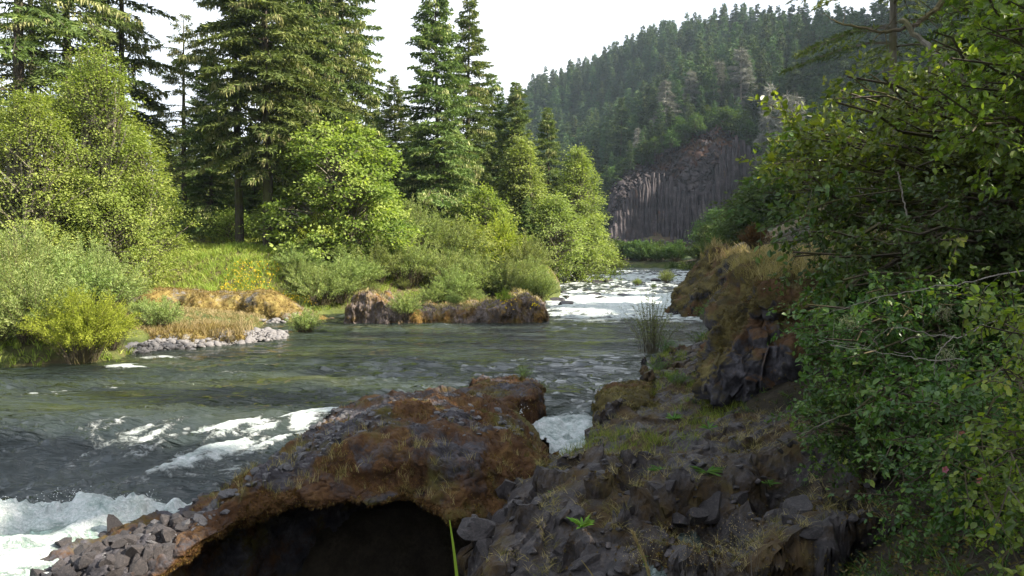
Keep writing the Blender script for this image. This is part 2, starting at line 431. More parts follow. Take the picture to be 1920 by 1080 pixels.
def water_mat():
    m, nt, out = mat_base('river water')
    at = N(nt, 'ShaderNodeAttribute', attribute_name='foam')
    fl = N(nt, 'ShaderNodeAttribute', attribute_name='sky_tint')
    # body colour of the river: green, browner in broad random patches
    body = ramp(nt, noise(nt, 0.16, 4, 0.6, stretch=((1, 2.5, 1), (0, 0, 0.35))), [(0.36, (0.012, 0.018, 0.015)), (0.54, (0.023, 0.031, 0.020)), (0.70, (0.040, 0.046, 0.020))])
    body = mixc(nt, fl.outputs['Fac'], body, (0.020, 0.028, 0.030))  # blue-grey sky reflection put into the body colour of the quick water
    mk = N(nt, 'ShaderNodeAttribute', attribute_name='milk'); body = mixc(nt, mk.outputs['Fac'], body, (0.34, 0.46, 0.40))
    # foam: torn streaks where the vertex attribute allows
    s1 = noise(nt, 1.5, 8, 0.72, stretch=((1, 2.2, 1), (0, 0, 0.35)), dist=1.0)
    s2 = noise(nt, 5.0, 6, 0.7, stretch=((1, 1.6, 1), (0, 0, 0.35)), dist=0.6)
    nn = math_(nt, 'MULTIPLY_ADD', s1, 0.62, math_(nt, 'MULTIPLY', s2, 0.38))
    v = math_(nt, 'ADD', nn, math_(nt, 'MULTIPLY', at.outputs['Fac'], 0.62))
    mask = ramp(nt, v, [(0.70, 0), (0.80, 0.75), (0.95, 1)])
    mask = math_(nt, 'MULTIPLY', mask, ramp(nt, at.outputs['Fac'], [(0.0, 0), (0.08, 1)]))
    foam = ramp(nt, math_(nt, 'MULTIPLY_ADD', s2, .5, math_(nt, 'MULTIPLY', s1, .5)), [(0.38, (0.32, 0.42, 0.40)), (0.48, (0.66, 0.72, 0.70)), (0.58, (0.84, 0.86, 0.86))])
    p = N(nt, 'ShaderNodeBsdfPrincipled', IOR=1.4)
    nt.links.new(mixc(nt, mask, body, foam), p.inputs['Base Color'])
    nt.links.new(math_(nt, 'MULTIPLY_ADD', mask, 0.5, 0.055), p.inputs['Roughness'])
    r1 = noise(nt, 2.0, 5, 0.6, stretch=((.36, 2.3, 1), (0, 0, 0.3)), dist=0.4)
    r2 = noise(nt, 8.0, 4, 0.6, stretch=((.6, 1.9, 1), (0, 0, 0.5)), dist=0.3)
    r3 = noise(nt, 0.55, 3, 0.5, stretch=((1, 3, 1), (0, 0, 0.2)))
    h = math_(nt, 'ADD', math_(nt, 'MULTIPLY', r1, 0.34), math_(nt, 'MULTIPLY', r2, 0.03))
    h = math_(nt, 'ADD', h, math_(nt, 'MULTIPLY', r3, 0.36))
    calm = ramp(nt, noise(nt, 0.35, 4, 0.6, stretch=((.5, 1.6, 1), (0, 0, 0.25)), dist=.6), [(0.38, 0.22), (0.62, 1.15)])
    h = math_(nt, 'MULTIPLY', h, calm)
    s3 = noise(nt, 22.0, 5, 0.75, stretch=((1, 1.3, 1), (0, 0, 0.3)), dist=0.8)
    h = math_(nt, 'ADD', h, math_(nt, 'MULTIPLY', mask, math_(nt, 'MULTIPLY_ADD', s3, 0.05, math_(nt, 'MULTIPLY', s2, 0.12))))
    foam = mixc(nt, ramp(nt, s3, [(0.4, 0.55), (0.62, 0.0)]), foam, (0.22, 0.30, 0.29)); nt.links.new(mixc(nt, mask, body, foam), p.inputs['Base Color'])
    b = N(nt, 'ShaderNodeBump', Strength=1.0, Distance=1.0); nt.links.new(h, b.inputs['Height']); nt.links.new(b.outputs[0], p.inputs['Normal'])
    nt.links.new(p.outputs[0], out.inputs['Surface']); return m
M['water'] = water_mat()
# ------------------------------------------------------------------ terrain
RIVER = [(-90, 22), (-60, 21), (-30, 23.5), (-17.5, 25.5), (-13.6, 27.0), (-15.0, 31), (-12.5, 36), (-13, 41), (-13, 45.5), (-11.5, 48.5), (-8, 50.5), (-2, 53), (3, 57),
         (4.4, 66), (5.5, 84), (7, 102), (6, 125), (-2, 150), (-20, 175), (-15, 195), (5, 172), (20, 152), (33, 139), (34, 115), (24, 80), (14, 56), (11.5, 47), (10, 38),
         (8.5, 33), (6.8, 29), (5.2, 25.5), (4.2, 23), (3.4, 20.5), (2.6, 18.6), (2.2, 16), (1.6, 13), (1.0, 11.3), (0.5, 10.9), (-5.6, 10.6), (-9, 8), (-20, 2), (-60, -8), (-90, -10)]
LAND = [(0, 0, 2.3), (-6, 0, 2.1), (6, 0, 2.8), (0, 3, 2.0), (-4, 3, 1.9), (3, 4, 1.8), (0, 6, .6), (-4, 6, .5), (-7, 7, -.3), (-5, 8, -.7), (0, 8, -.7), (2.2, 8.2, -.5), (-5, 9.9, -1.1), (-3, 10, -1.1), (-1, 10, -1.1), (.6, 10, -1.3), (-4, 9, -.55), (-1, 9, -.55), (-9, 4, 1.0), (-14, -2, 1.5),  # near ground below the view, raised to keep light out of the hollow
        (2, 10, -1.4), (3.6, 10.2, -1.0), (5.4, 10, .6), (5, 7, 1.5), (7, 9, 2.4), (9, 7, 3.6), (10, 10, 4.2), (4, 13, -.1), (6, 13, 1.0), (8, 14, 2.6), (4, 17.5, .1), (6.5, 17, 1.2), (9, 18, 3.2), (12, 16, 6),
        (5.6, 23, .2), (8, 24, 1.6), (11, 24, 4), (9, 30, 1.2), (12, 32, 3.4), (12, 40, 1.0), (15, 42, 3.5), (15, 50, 2.4), (20, 30, 8), (22, 50, 7), (25, 15, 13), (40, 20, 24), (40, 60, 16), (34, 90, 3), (36, 108, 2.6), (38, 125, 2.6), (48, 118, 6),
        (60, 100, 20), (44, 138, 4), (70, 150, 20), (90, 60, 45), (120, 20, 70), (0, -20, 4), (30, -20, 18), (-30, -15, 3), (60, -20, 40), (140, -40, 70),
        (-18, 28, .7), (-24, 30, 1.2), (-30, 27, 1.0), (-17, 33.5, .7), (-17.5, 39, 1.0), (-18, 44.5, .6), (-22, 44.5, .8), (-14.5, 45.5, .4), (-14.5, 48.5, 1.3), (-18, 48.6, 1.7), (-23, 48.6, 1.8), (-13, 49.5, 1.3), (-20, 51.5, 4.0), (-16.5, 52, 3.9), (-28, 50, 4), (-45, 50, 4.5), (-45, 32, 2.5),
        (-12.5, 52.5, 2.6), (-8, 54, 1.0), (-3, 56.5, .6), (0, 60, .6), (2.6, 62, .4),  (-20, 60, 4.3), (-8, 62, 3.2), (0, 72, 2.2), (-10, 70, 4), (0, 90, 3), (-15, 100, 4), (-40, 100, 5), (-80, 80, 6), (2, 125, 3), (-22, 150, 5),
        (-60, 200, 8), (-150, 100, 10), (-100, 300, 20), (38, 150, 2.6), (22, 163, 2.4), (0, 195, 2.4), (60, 200, 6), (-30, 215, 4), (-300, 300, 30), (-300, 0, 10), (-200, -200, 10), (200, -200, 60)]
def hp(px, py, d):
    p = PD(px, py, d); return (p[0], p[1], p[2])
HILL = [hp(1140, 470, 243), hp(1170, 470, 243), hp(1210, 470, 243), hp(1250, 470, 244), hp(1290, 470, 244), hp(1330, 470, 243), hp(1370, 469, 241), hp(1410, 468, 238), hp(1440, 464, 230), hp(1250, 470, 225), hp(1350, 468, 212), hp(1420, 462, 195), (62, 190, 3.0), (50, 172, 2.6), (78, 188, 5), (90, 205, 12), (40, 205, 4), hp(1100, 462, 235), hp(1200, 462, 235), hp(1300, 460, 230), hp(1420, 450, 215), hp(1040, 455, 300), hp(960, 440, 330),
        hp(985, 210, 640), hp(1050, 192, 625), hp(1100, 172, 610), hp(1150, 149, 590), hp(1200, 126, 570), hp(1300, 96, 520), hp(1400, 94, 470), hp(1500, 104, 430), hp(1580, 122, 400), hp(1680, 140, 360), hp(1850, 150, 320),
        hp(1000, 360, 470), hp(1050, 320, 500), hp(1100, 300, 480), hp(1150, 300, 420), hp(1100, 400, 350), hp(1170, 345, 330), hp(1160, 360, 275), hp(1215, 296, 292), hp(1260, 268, 296), hp(1340, 232, 296), hp(1400, 250, 290), hp(1432, 300, 270),
        hp(1300, 190, 370), hp(1400, 190, 340), hp(1500, 230, 290), hp(1560, 300, 230), hp(1480, 360, 220), hp(1600, 380, 160), hp(1700, 320, 140), hp(1850, 300, 110), hp(1900, 200, 180),
        (100, 900, 150), (300, 900, 150), (-100, 900, 60), (400, 500, 330), (330, 425, 290), (500, 600, 380), (600, 300, 320), (320, 300, 250), (250, 150, 150), (188, 240, 118), (225, 232, 165), (165, 160, 70), hp(1750, 160, 250), hp(1850, 150, 250), hp(1700, 150, 300), hp(1820, 130, 330), (200, 330, 150), (-300, 700, 40), (600, 100, 260), (0, 760, 92), (500, 1200, 160), hp(1100, 185, 720), hp(1200, 150, 700), hp(1300, 122, 640), hp(1400, 125, 590), hp(1500, 135, 550), hp(1600, 150, 510), hp(1700, 160, 470), hp(1800, 165, 430), hp(1900, 165, 470), hp(1960, 160, 420), hp(1920, 165, 540)]  # includes an unseen ridge added at right, raised to shade cliff and hillside
_rbf = RBF(LAND + HILL)
PIT = (-1.6, 12.4, 3.9, 2.2)
def ground_z(x, y, fine=True):
    x = np.asarray(x, float); y = np.asarray(y, float)
    z = _rbf(x, y)
    d = sdf_poly(x, y, RIVER)
    t = sstep(-1.2, 1.6, d)
    z = -1.3 * (1 - t) + z * t + np.where((d > 0) & (y > 60), .35, 0)
    e = ((x - PIT[0]) / (PIT[2] + 1.2)) ** 2 + ((y - PIT[1]) / (PIT[3] + .4)) ** 2
    z = np.minimum(z, np.where(e < 1, -3.2 + 2.8 * e ** 4, 1e6))
    if fine:
        p = np.stack([x.ravel(), y.ravel(), 0 * x.ravel()], 1)
        far = np.clip(np.hypot(x, y) / 120, 0, 1)
        z = z + (fbm(p, .5, 4, 3).reshape(x.shape) * .16 + fbm(p, .03, 4, 5).reshape(x.shape) * 4.5 * sstep(240, 330, y))
    return z
def gz(x, y): return float(ground_z(np.array([x]), np.array([y]), True)[0])

def axis(stops):
    out = []
    for (a, b, h) in stops: out.append(np.arange(a, b, h))
    out.append([stops[-1][1]]); return np.unique(np.round(np.concatenate(out), 4))
ax = axis([(-700, -200, 40), (-200, -60, 8), (-60, -26, 1.2), (-26, 18, .5), (18, 60, 1.4), (60, 300, 6), (300, 900, 30)])
ay = axis([(-300, -30, 25), (-30, 4, 2), (4, 62, .58), (62, 160, 1.6), (160, 700, 6), (700, 1300, 60)])
X, Y = np.meshgrid(ax, ay, indexing='ij')
Z = ground_z(X, Y)
V = np.stack([X.ravel(), Y.ravel(), Z.ravel()], 1)
gm = mesh('ground', V, grid_faces(len(ax), len(ay)), M['ground'], True, {'moss': np.clip(fbm(V, .11, 3, 9) * .25, -.3, .3) - np.where(V[:, 1] < 22, .12, 0)})
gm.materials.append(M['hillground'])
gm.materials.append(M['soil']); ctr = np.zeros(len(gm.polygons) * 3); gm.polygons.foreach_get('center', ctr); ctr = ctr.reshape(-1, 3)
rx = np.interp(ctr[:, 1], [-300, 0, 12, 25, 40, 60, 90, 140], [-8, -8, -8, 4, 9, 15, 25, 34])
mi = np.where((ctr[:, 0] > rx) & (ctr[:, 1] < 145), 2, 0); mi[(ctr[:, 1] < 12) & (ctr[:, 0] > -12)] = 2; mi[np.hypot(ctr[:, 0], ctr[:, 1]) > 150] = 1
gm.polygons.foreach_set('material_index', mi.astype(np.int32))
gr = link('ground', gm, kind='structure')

# ------------------------------------------------------------------ river
def water_z(x, y):
    up = 1.05 * sstep(58, 112, y)
    s = (17.6 - y + (x + 8) * .02) / 4.0
    drop = -.92 * sstep(0, 1, s) * sstep(-3.2, -4.6, x)
    gap = -.42 * sstep(20.4, 18.4, y) * sstep(-3.2, -1.2, x)
    z = up + drop + gap
    return z
# ------------------------------------------------------------------ the near rock with the hollow beneath it
ST = [  # back waterline, crest, brow, lip  (photograph pixels, height)
    [(55, 1090, -1.3), (85, 1084, -.75), (130, 1100, -.85), (190, 1125, -1.2)],
    [(180, 1014, -1.3), (215, 1012, -.62), (265, 1050, -.66), (300, 1090, -.95)],
    [(315, 980, -1.2), (345, 976, -.48), (385, 1000, -.5), (410, 1020, -.75)],
    [(450, 910, -.8), (478, 906, -.12), (495, 930, -.15), (505, 965, -.4)],
    [(555, 852, -.5), (578, 846, .2), (605, 885, .2), (615, 945, -.2)],
    [(598, 802, -.4), (632, 790, .5), (665, 850, .45), (690, 948, -.2)],
    [(680, 762, -.3), (722, 765, .62), (765, 840, .5), (775, 945, -.28)],
    [(790, 745, -.3), (818, 756, .58), (860, 850, .42), (855, 975, -.45)],
    [(885, 742, -.3), (902, 758, .5), (955, 862, .15), (915, 1010, -.8)],
    [(952, 775, -.4), (960, 792, .25), (1012, 872, -.15), (958, 1030, -1.1)],
    [(1030, 850, -.8), (1038, 862, -.38), (1044, 885, -.5), (1000, 1060, -1.4)]]
PITP = [tuple((PZ(*r_[0]) * w_ + PZ(*r_[3]) * (1 - w_))[:2]) for r_, w_ in zip(ST, (.2, .25, .3, .45, .7, .84, .86, .86, .86, .86, .86))] + [(1.2, 9), (1.5, 6), (-6, 6), (-6.8, 10)]
rows = [8.0]
while rows[-1] < 215: rows.append(rows[-1] * 1.0064 + .004)
rows = np.array(rows); ks = np.concatenate([np.linspace(-2.6, -.85, 50)[:-1], np.linspace(-.85, .36, 330), np.linspace(.36, .8, 30)[1:]])
Yw, Kw = np.meshgrid(rows, ks, indexing='ij'); Xw = Yw * Kw
x, y = Xw.ravel(), Yw.ravel()
z = water_z(x, y)
# flow aligned coordinates
ang = np.where(y < 24, .42, .16)
u = x * np.cos(ang) + y * np.sin(ang); v = -x * np.sin(ang) + y * np.cos(ang)
pf = np.stack([u * .34, v * 1.5, 0 * u], 1)
pf2 = np.stack([u * .75, v * 3.2, 0 * u], 1)
rapid = sstep(55, 64, y) * (1 - sstep(118, 135, y) * .6)
tail = sstep(44, 58, y) * (1 - rapid) * sstep(-4, 4, x)
chute = sstep(18.4, 16.6, y) * sstep(-3, -5, x) * (1 - sstep(14.3, 13.6, y))
jx = 13.75 + .16 * np.sin(x * 2.1) + .12 * np.sin(x * 5.3 + 1) + .05 * (x + 9)
below = sstep(jx + .35, jx - .15, y) * sstep(-3.2, -5.2, x)
pile = np.exp(-((y - jx + .25) / .42) ** 2) * sstep(-4.5, -6.2, x)
n1 = fbm(pf, 1, 4, 11); n2 = fbm(pf2, 1.4, 4, 13); n3 = fbm(np.stack([x, y, 0 * x], 1), 2.6, 4, 19)
amp = .12 + .08 * rapid + .05 * tail
calm = .35 + .9 * sstep(-.35, .4, fbm(np.stack([u * .10, v * .3, 0 * u], 1), 1, 3, 37))
z = z + (n1 * amp * .85 + n2 * amp * .4) * np.where(rapid > .5, 1, calm)
pc = np.stack([u * .5 , v * .5, 0 * u], 1); str_ = fbm(np.stack([(x * .8 - y * .6) * 3.0, (x * .6 + y * .8) * .7, 0 * x], 1), 1, 4, 23)
z = z + str_ * .06 * chute + pile * (.17 + .11 * n3 + .06 * fbm(np.stack([x, y, 0 * x], 1), 7, 3, 29)) + below * n3 * .06
# a long standing wave ahead of the near rock ledge
z = z + .17 * np.exp(-((y - 18.6 - .12 * (x + 5)) / .8) ** 2) * sstep(-13, -8, x) * sstep(-2.5, -4.5, x) - .13 * np.exp(-((y - 20.0 - .12 * (x + 5)) / .7) ** 2) * sstep(-14, -8, x) * sstep(-2, -4.5, x)
gapf = sstep(19.9, 18.6, y) * sstep(-1.5, -.3, x) * (1 - sstep(2.6, 3.4, x))
z = z + gapf * (n3 * .12 + fbm(np.stack([x, y, 0 * x], 1), 6, 3, 31) * .06)
foam = (.85 + .25 * n3) * pile + below * (.40 + .30 * n3 + .15 * n1) + gapf * np.clip(1.0 - .16 * (18.9 - y) + .25 * n3, .2, 1) * .85
lip = np.exp(-((y - (18.1 + .42 * (x + 4.4))) / (.20 + .10 * n3)) ** 2) * sstep(-9.0, -6.0, x) * sstep(-2.2, -4.2, x)
ledge_edge = np.exp(-((y - (20.6 + .32 * (x + 1.5))) / .28) ** 2) * sstep(-4.6, -3.4, x) * (1 - sstep(-1, .0, x))
foam = foam + (.52 + .35 * n2 + .25 * n3) * lip + .6 * ledge_edge
foam = foam + chute * sstep(-12.5, -8, x) * (.22 + .24 * str_) * sstep(13.5, 16.6, y) + chute * .10
a_, b_ = PZ(335, 842, -.15)[:2], PZ(650, 776, 0)[:2]; ab = b_ - a_; tt_ = np.clip(((x - a_[0]) * ab[0] + (y - a_[1]) * ab[1]) / (ab @ ab), 0, 1)
dseg = np.hypot(x - a_[0] - ab[0] * tt_, y - a_[1] - ab[1] * tt_)
foam = foam + np.exp(-(dseg / (.55 - .3 * tt_)) ** 2) * (.25 + .32 * n3 + .32 * n2)
foam = foam + rapid * (.22 + .28 * np.clip(n1, -.6, 1) + .28 * n3) + 1.0 * np.exp(-((y - 60 - .25 * x) / 7) ** 2) * sstep(2, 7, x) + (.50 + .22 * n1 + .22 * n3) * sstep(39, 47, y) * (1 - sstep(62, 70, y)) * sstep(-1.5, 4.5, x)
foam = foam + rapid * .30 * np.exp(-((y - 96) / 10) ** 2)
foam = foam + .05 * (y > 24) * (y < 46)
for (px, py, w) in [(425, 700, .55), (245, 690, 1.0), (300, 672, .8), (440, 640, .2), (70, 745, .7), (120, 735, .5), (215, 725, .5), (230, 880, .5), (110, 870, .45), (345, 672, .25), (1030, 745, .6)]:
    c = PZ(px, py, 0); foam = foam + .62 * np.exp(-(((x - c[0]) / (w * 1.0)) ** 2 + ((y - c[1]) / (w * .55)) ** 2)) * (.72 + .5 * n2)
    z = z + .14 * w * np.exp(-(((x - c[0]) / (w * 1.2)) ** 2 + ((y - c[1]) / (w * .6)) ** 2))
epit = 1 + np.minimum(sdf_poly(x, y, PITP), 1)
foam = np.clip(foam, 0, 1.1)
Vw = np.stack([x, y, z], 1)
Fw = grid_faces(len(rows), len(ks))
cz = Vw[Fw].mean(1); dd = sdf_poly(cz[:, 0], cz[:, 1], RIVER)
Fw = Fw[(dd < 3.0) & (epit[Fw].mean(1) > 1.0)]
used = np.zeros(len(Vw), bool); used[Fw.ravel()] = True; idx = np.cumsum(used) - 1
wm = mesh('river', Vw[used], idx[Fw], M['water'], True, {'foam': foam[used], 'milk': (np.clip(below * .85 + pile * .4 + gapf * .22, 0, 1))[used], 'sky_tint': np.clip(sstep(20, 14.5, y) * sstep(-2, -5, x) * .8 + tail * .5 + rapid * .7 + gapf, 0, 1)[used]})
link('river', wm, kind='structure')

# spray thrown up where the chute breaks, one uncountable mass of droplets
r = rs(5)
def droplets(n, cx, cy, cz, sx, sy, sz, s0):
    c = np.stack([r.normal(cx, sx, n), r.normal(cy, sy, n), cz + np.abs(r.normal(0, sz, n))], 1)
    s = s0 * r.uniform(.4, 1.3, n)[:, None]
    o = np.array([[1, 0, -.5], [-.5, .87, -.5], [-.5, -.87, -.5], [0, 0, .9]])
    Vd = (c[:, None] + o[None] * s[:, None]).reshape(-1, 3)
    Fd = (np.arange(n)[:, None, None] * 4 + np.array([[0, 1, 2], [0, 1, 3], [1, 2, 3], [2, 0, 3]])[None]).reshape(-1, 3)
    return Vd, Fd
mfoam, nt, out = mat_base('white spray'); p = N(nt, 'ShaderNodeBsdfPrincipled', Roughness=.5); p.inputs['Base Color'].default_value = (.8, .84, .85, 1); nt.links.new(p.outputs[0], out.inputs['Surface'])
mb = MB()
for k in range(24):
    xx = r.uniform(-11.5, -6.3); yy = 13.5 + .16 * math.sin(xx * 2.1) + .12 * math.sin(xx * 5.3 + 1) + .05 * (xx + 9)
    mb.add(*droplets(22, xx, yy, -.72 + r.uniform(0, .18), .12, .10, .06, .009))
mb.add(*droplets(120, .15, 18.9, -.1, .12, .25, .10, .012))
sp = link('spray', mb.mesh('spray', mfoam), kind='stuff')

# ------------------------------------------------------------------ rock builders
def catmull(P, t):
    P = np.asarray(P, float); n = len(P) - 1
    s = np.clip(t * n, 0, n - 1e-6); i = s.astype(int); f = (s - i)[:, None]
    g = lambda k: P[np.clip(k, 0, n)].reshape(len(k), -1)
    a, b, c, d = g(i - 1), g(i), g(i + 1), g(i + 2)
    return .5 * ((2 * b) + (-a + c) * f + (2 * a - 5 * b + 4 * c - d) * f ** 2 + (-a + 3 * b - 3 * c + d) * f ** 3)

def grid_normals(Pg):
    du = np.gradient(Pg, axis=0); dv = np.gradient(Pg, axis=1)
    return norm(np.cross(du, dv))

def stone_shape(seed, blocky=0.0, sub=2):
    """closed stone of unit size: worn or angular"""
    import bmesh
    bm = bmesh.new(); bmesh.ops.create_icosphere(bm, subdivisions=sub, radius=1.0)
    V = np.array([v.co[:] for v in bm.verts]); F = np.array([[v.index for v in f.verts] for f in bm.faces]); bm.free()
    q = rs(seed)
    if blocky:
        for k in range(int(blocky)):
            nrm = norm(q.normal(size=3)); d = q.uniform(.35, .75)
            s = V @ nrm; V = V - np.maximum(s - d, 0)[:, None] * nrm
        V = V * (1 + .06 * fbm(V, 2.5, 3, seed)[:, None])
    else:
        V = V * (1 + .13 * fbm(V, 1.1, 2, seed)[:, None])
    V = V / np.abs(V).max(0)
    return V, F

def stone_meshes(name, mat, n, blocky, sub, seed, smooth):
    out = []
    for k in range(n):
        Vs, Fs = stone_shape(seed + k, blocky, sub); out.append(mesh(name, Vs, Fs, mat, smooth))
    return out

def place_stones(parent, name, meshes, pts, sizes, seed, flat=.6, tilt=.35, off=(0, 0, 0)):
    q = rs(seed)
    for k, (pnt, s) in enumerate(zip(pts, sizes)):
        o = bpy.data.objects.new(name, meshes[k % len(meshes)]); COL.objects.link(o)
        o.parent = parent
        o.location = [float(pnt[i] - off[i]) for i in range(3)]
        o.rotation_euler = (q.normal(0, tilt), q.normal(0, tilt), q.uniform(0, 6.28))
        o.scale = (s * q.uniform(.8, 1.25), s * q.uniform(.7, 1.0), s * flat * q.uniform(.8, 1.2))

def joined_stones(name, mat, pts, sizes, seed, blocky, sub=1, flat=.6, smooth=False):
    shapes = [stone_shape(seed + k, blocky, sub) for k in range(6)]
    q = rs(seed); mb = MB()
    for k, (pnt, s) in enumerate(zip(pts, sizes)):
        Vs, Fs = shapes[k % 6]; a = q.uniform(0, 6.28); c, sn = math.cos(a), math.sin(a)
        W = Vs * [s * q.uniform(.8, 1.25), s * q.uniform(.7, 1), s * flat]
        W = np.stack([W[:, 0] * c - W[:, 1] * sn, W[:, 0] * sn + W[:, 1] * c, W[:, 2] + W[:, 0] * q.normal(0, .25)], 1) + pnt
        mb.add(W, Fs)
    return mb.mesh(name, mat, smooth)

def tufts(pts, nrm, n, L, W, seed, spread=.5, up=.3, per=7, tint=(0, 1)):
    """small fronds standing on sampled surface points"""
    q = rs(seed); i = q.randint(0, len(pts), n)
    c = np.repeat(pts[i], per, 0) + q.normal(0, L * .25, (n * per, 3))
    nn = np.repeat(nrm[i], per, 0)
    d = norm(nn + q.normal(0, spread, (n * per, 3)) + [0, 0, up])
    l = L * q.uniform(.5, 1.2, n * per); w = np.full(n * per, W) * q.uniform(.7, 1.3, n * per)
    V, F = leaf_tris(c - nn * L * .1, d, l, w, q)
    t = np.repeat(np.clip(np.repeat(q.uniform(tint[0], tint[1], n), per) + q.normal(0, .12, n * per), 0, 1), 3)
    return V, F, t

prof = []
for s_ in ST:
    b, c, m_, l_ = [PZ(*q_) for q_ in s_]
    bb = b + [0, .15, -1.2]; dp = max(.6, b[1] - l_[1])
    prof.append([bb, b, c, (c + m_) / 2 + [0, 0, .12], m_, (m_ + l_) / 2 + [0, -.12, .03], l_, l_ + [0, .15 * dp, -.02], l_ + [0, .55 * dp, .05], l_ + [0, .74 * dp, -.7], l_ + [0, .76 * dp, -2.4]])
prof = np.array(prof); nu, nv = 310, 240
A = catmull(prof.reshape(len(prof), -1), np.linspace(0, 1, nu)).reshape(nu, prof.shape[1], 3)
tv = np.linspace(0, 1, nv); tv = np.concatenate([np.linspace(0, .1, 18)[:-1], np.linspace(.1, .68, nv - 60), np.linspace(.68, 1, 44)[1:]]); nv = len(tv)
B = np.stack([catmull(A[i], tv) for i in range(nu)])
nr = grid_normals(B)
if nr[nu // 2, nv // 3, 2] < 0: nr = -nr
P = B.reshape(-1, 3); Nn = nr.reshape(-1, 3)
P = P + Nn * (fbm(P, .9, 4, 41) * .16)[:, None]
f1, f2, cid, vec = voro(P, .34, 7)
blk = hsh(cid[:, 0], cid[:, 1], cid[:, 2], 3)
top = sstep(.15, .7, Nn[:, 2])
g1, g2, _, _ = voro(P + fbm(P, 5, 2, 8)[:, None] * .03, .115, 9)
peb = np.sqrt(np.clip(1 - (g1 / .75) ** 2, 0, 1))
patch = sstep(-.15, .35, fbm(P, 1.0, 4, 55) + top * .55 - .22 - .35 * sstep(-1.5, .5, P[:, 0]))
disp = (blk - .5) * .12 * sstep(0, .12, f2 - f1) + peb * .05 * patch + fbm(P, 4.5, 4, 43) * .045 + fbm(P, 1.9, 3, 44) * .06 * (1 - patch)
P = P + Nn * disp[:, None]
tvv = np.tile(tv, nu)
moss = .31 - .28 * patch + .10 * sstep(-2, .5, P[:, 0]) + .10 * (1 - top) - np.where(tvv > .64, .35, 0) - .28 * sstep(-5.2, -6.4, P[:, 0])
Fg = grid_faces(nu, nv)
cave = thing('overhanging_rock', 'large rust brown mossy rock arching over a black hollow in the foreground', 'rock', data=None)
cm = mesh('rock_body', P, Fg, M['cave'], False, {'moss': moss})
link('rock_body', cm, cave)
CAVE_P = P.reshape(nu, nv, 3); CAVE_N = nr
# pebbles and stones set into the top
vis = (tvv > .13) & (tvv < .36)
cand = np.where(vis & (patch > .4) & (Nn[:, 2] > .25))[0]
q = rs(12); pick = q.choice(cand, 1100, replace=False)
sizes = q.gamma(2.2, .018, 1100).clip(.015, .11)
peb_m = stone_meshes('stone', M['pebble'], 8, 3, 1, 300, False)
left = P[:, 0] < -5.3
lc = np.where(left & (tvv > .10) & (tvv < .44) & (Nn[:, 2] > .1))[0]
lp = q.choice(lc, 150, replace=False)
place_stones(cave, 'stone', stone_meshes('stone', M['ledge_rock'], 8, 11, 2, 340, False), P[lp], q.uniform(.07, .19, 150), 13, flat=.85, tilt=.8)
big = np.argsort(-sizes)
place_stones(cave, 'stone', peb_m, P[pick[big[:140]]], sizes[big[:140]] * 1.15, 14, flat=.6)
link('pebble_crust', joined_stones('pebble_crust', M['pebble'], P[pick[big[140:]]] - [0, 0, .01], sizes[big[140:]], 15, 3), cave, kind='stuff')
cand = np.where((tvv > .16) & (tvv < .66) & (patch < .55) & (P[:, 0] > -6.3))[0]
Vt, Ft, At = tufts(P[cand], Nn[cand], 9000, .05, .013, 16, per=4, up=-.15)
mb = MB().add(Vt, Ft, At); link('moss', mb.mesh('moss', M['mosshair']), cave, kind='stuff')

def refine(V, F, Nn, T, cell):
    """split stretched quads of a height field so that steep sides carry detail too"""
    e = np.maximum(np.linalg.norm(V[F] - V[np.roll(F, 1, 1)], axis=2).max(1), 1e-9)
    m = np.clip(np.ceil(e / (cell * 2.3)), 1, 9).astype(int)
    D = np.concatenate([V, Nn, T[:, None]], 1); outV, outF, n = [D], [F[m == 1]], len(V)
    for k in range(2, 10):
        Q = F[m == k]
        if not len(Q): continue
        g_ = np.linspace(0, 1, k + 1); U, W = np.meshgrid(g_, g_, indexing='ij'); U, W = U.ravel()[None, :, None], W.ravel()[None, :, None]
        a_, b_, c_, d_ = (D[Q[:, j]][:, None] for j in range(4))
        outV.append((a_ * (1 - U) * (1 - W) + b_ * U * (1 - W) + c_ * U * W + d_ * (1 - U) * W).reshape(-1, 7))
        gf = grid_faces(k + 1, k + 1); outF.append((np.arange(len(Q))[:, None, None] * (k + 1) ** 2 + gf[None] + n).reshape(-1, 4)); n += len(Q) * (k + 1) ** 2
    D = np.concatenate(outV); F = np.concatenate(outF)
    _, first, inv = np.unique(np.round(D[:, :3] * 5000).astype(np.int64), axis=0, return_index=True, return_inverse=True)
    D = D[first]; F = inv.ravel()[F]
    ok = (F[:, 0] != F[:, 1]) & (F[:, 1] != F[:, 2]) & (F[:, 2] != F[:, 3]) & (F[:, 3] != F[:, 0]) & (F[:, 0] != F[:, 2]) & (F[:, 1] != F[:, 3])
    return D[:, :3], F[ok], norm(D[:, 3:6]), D[:, 6]

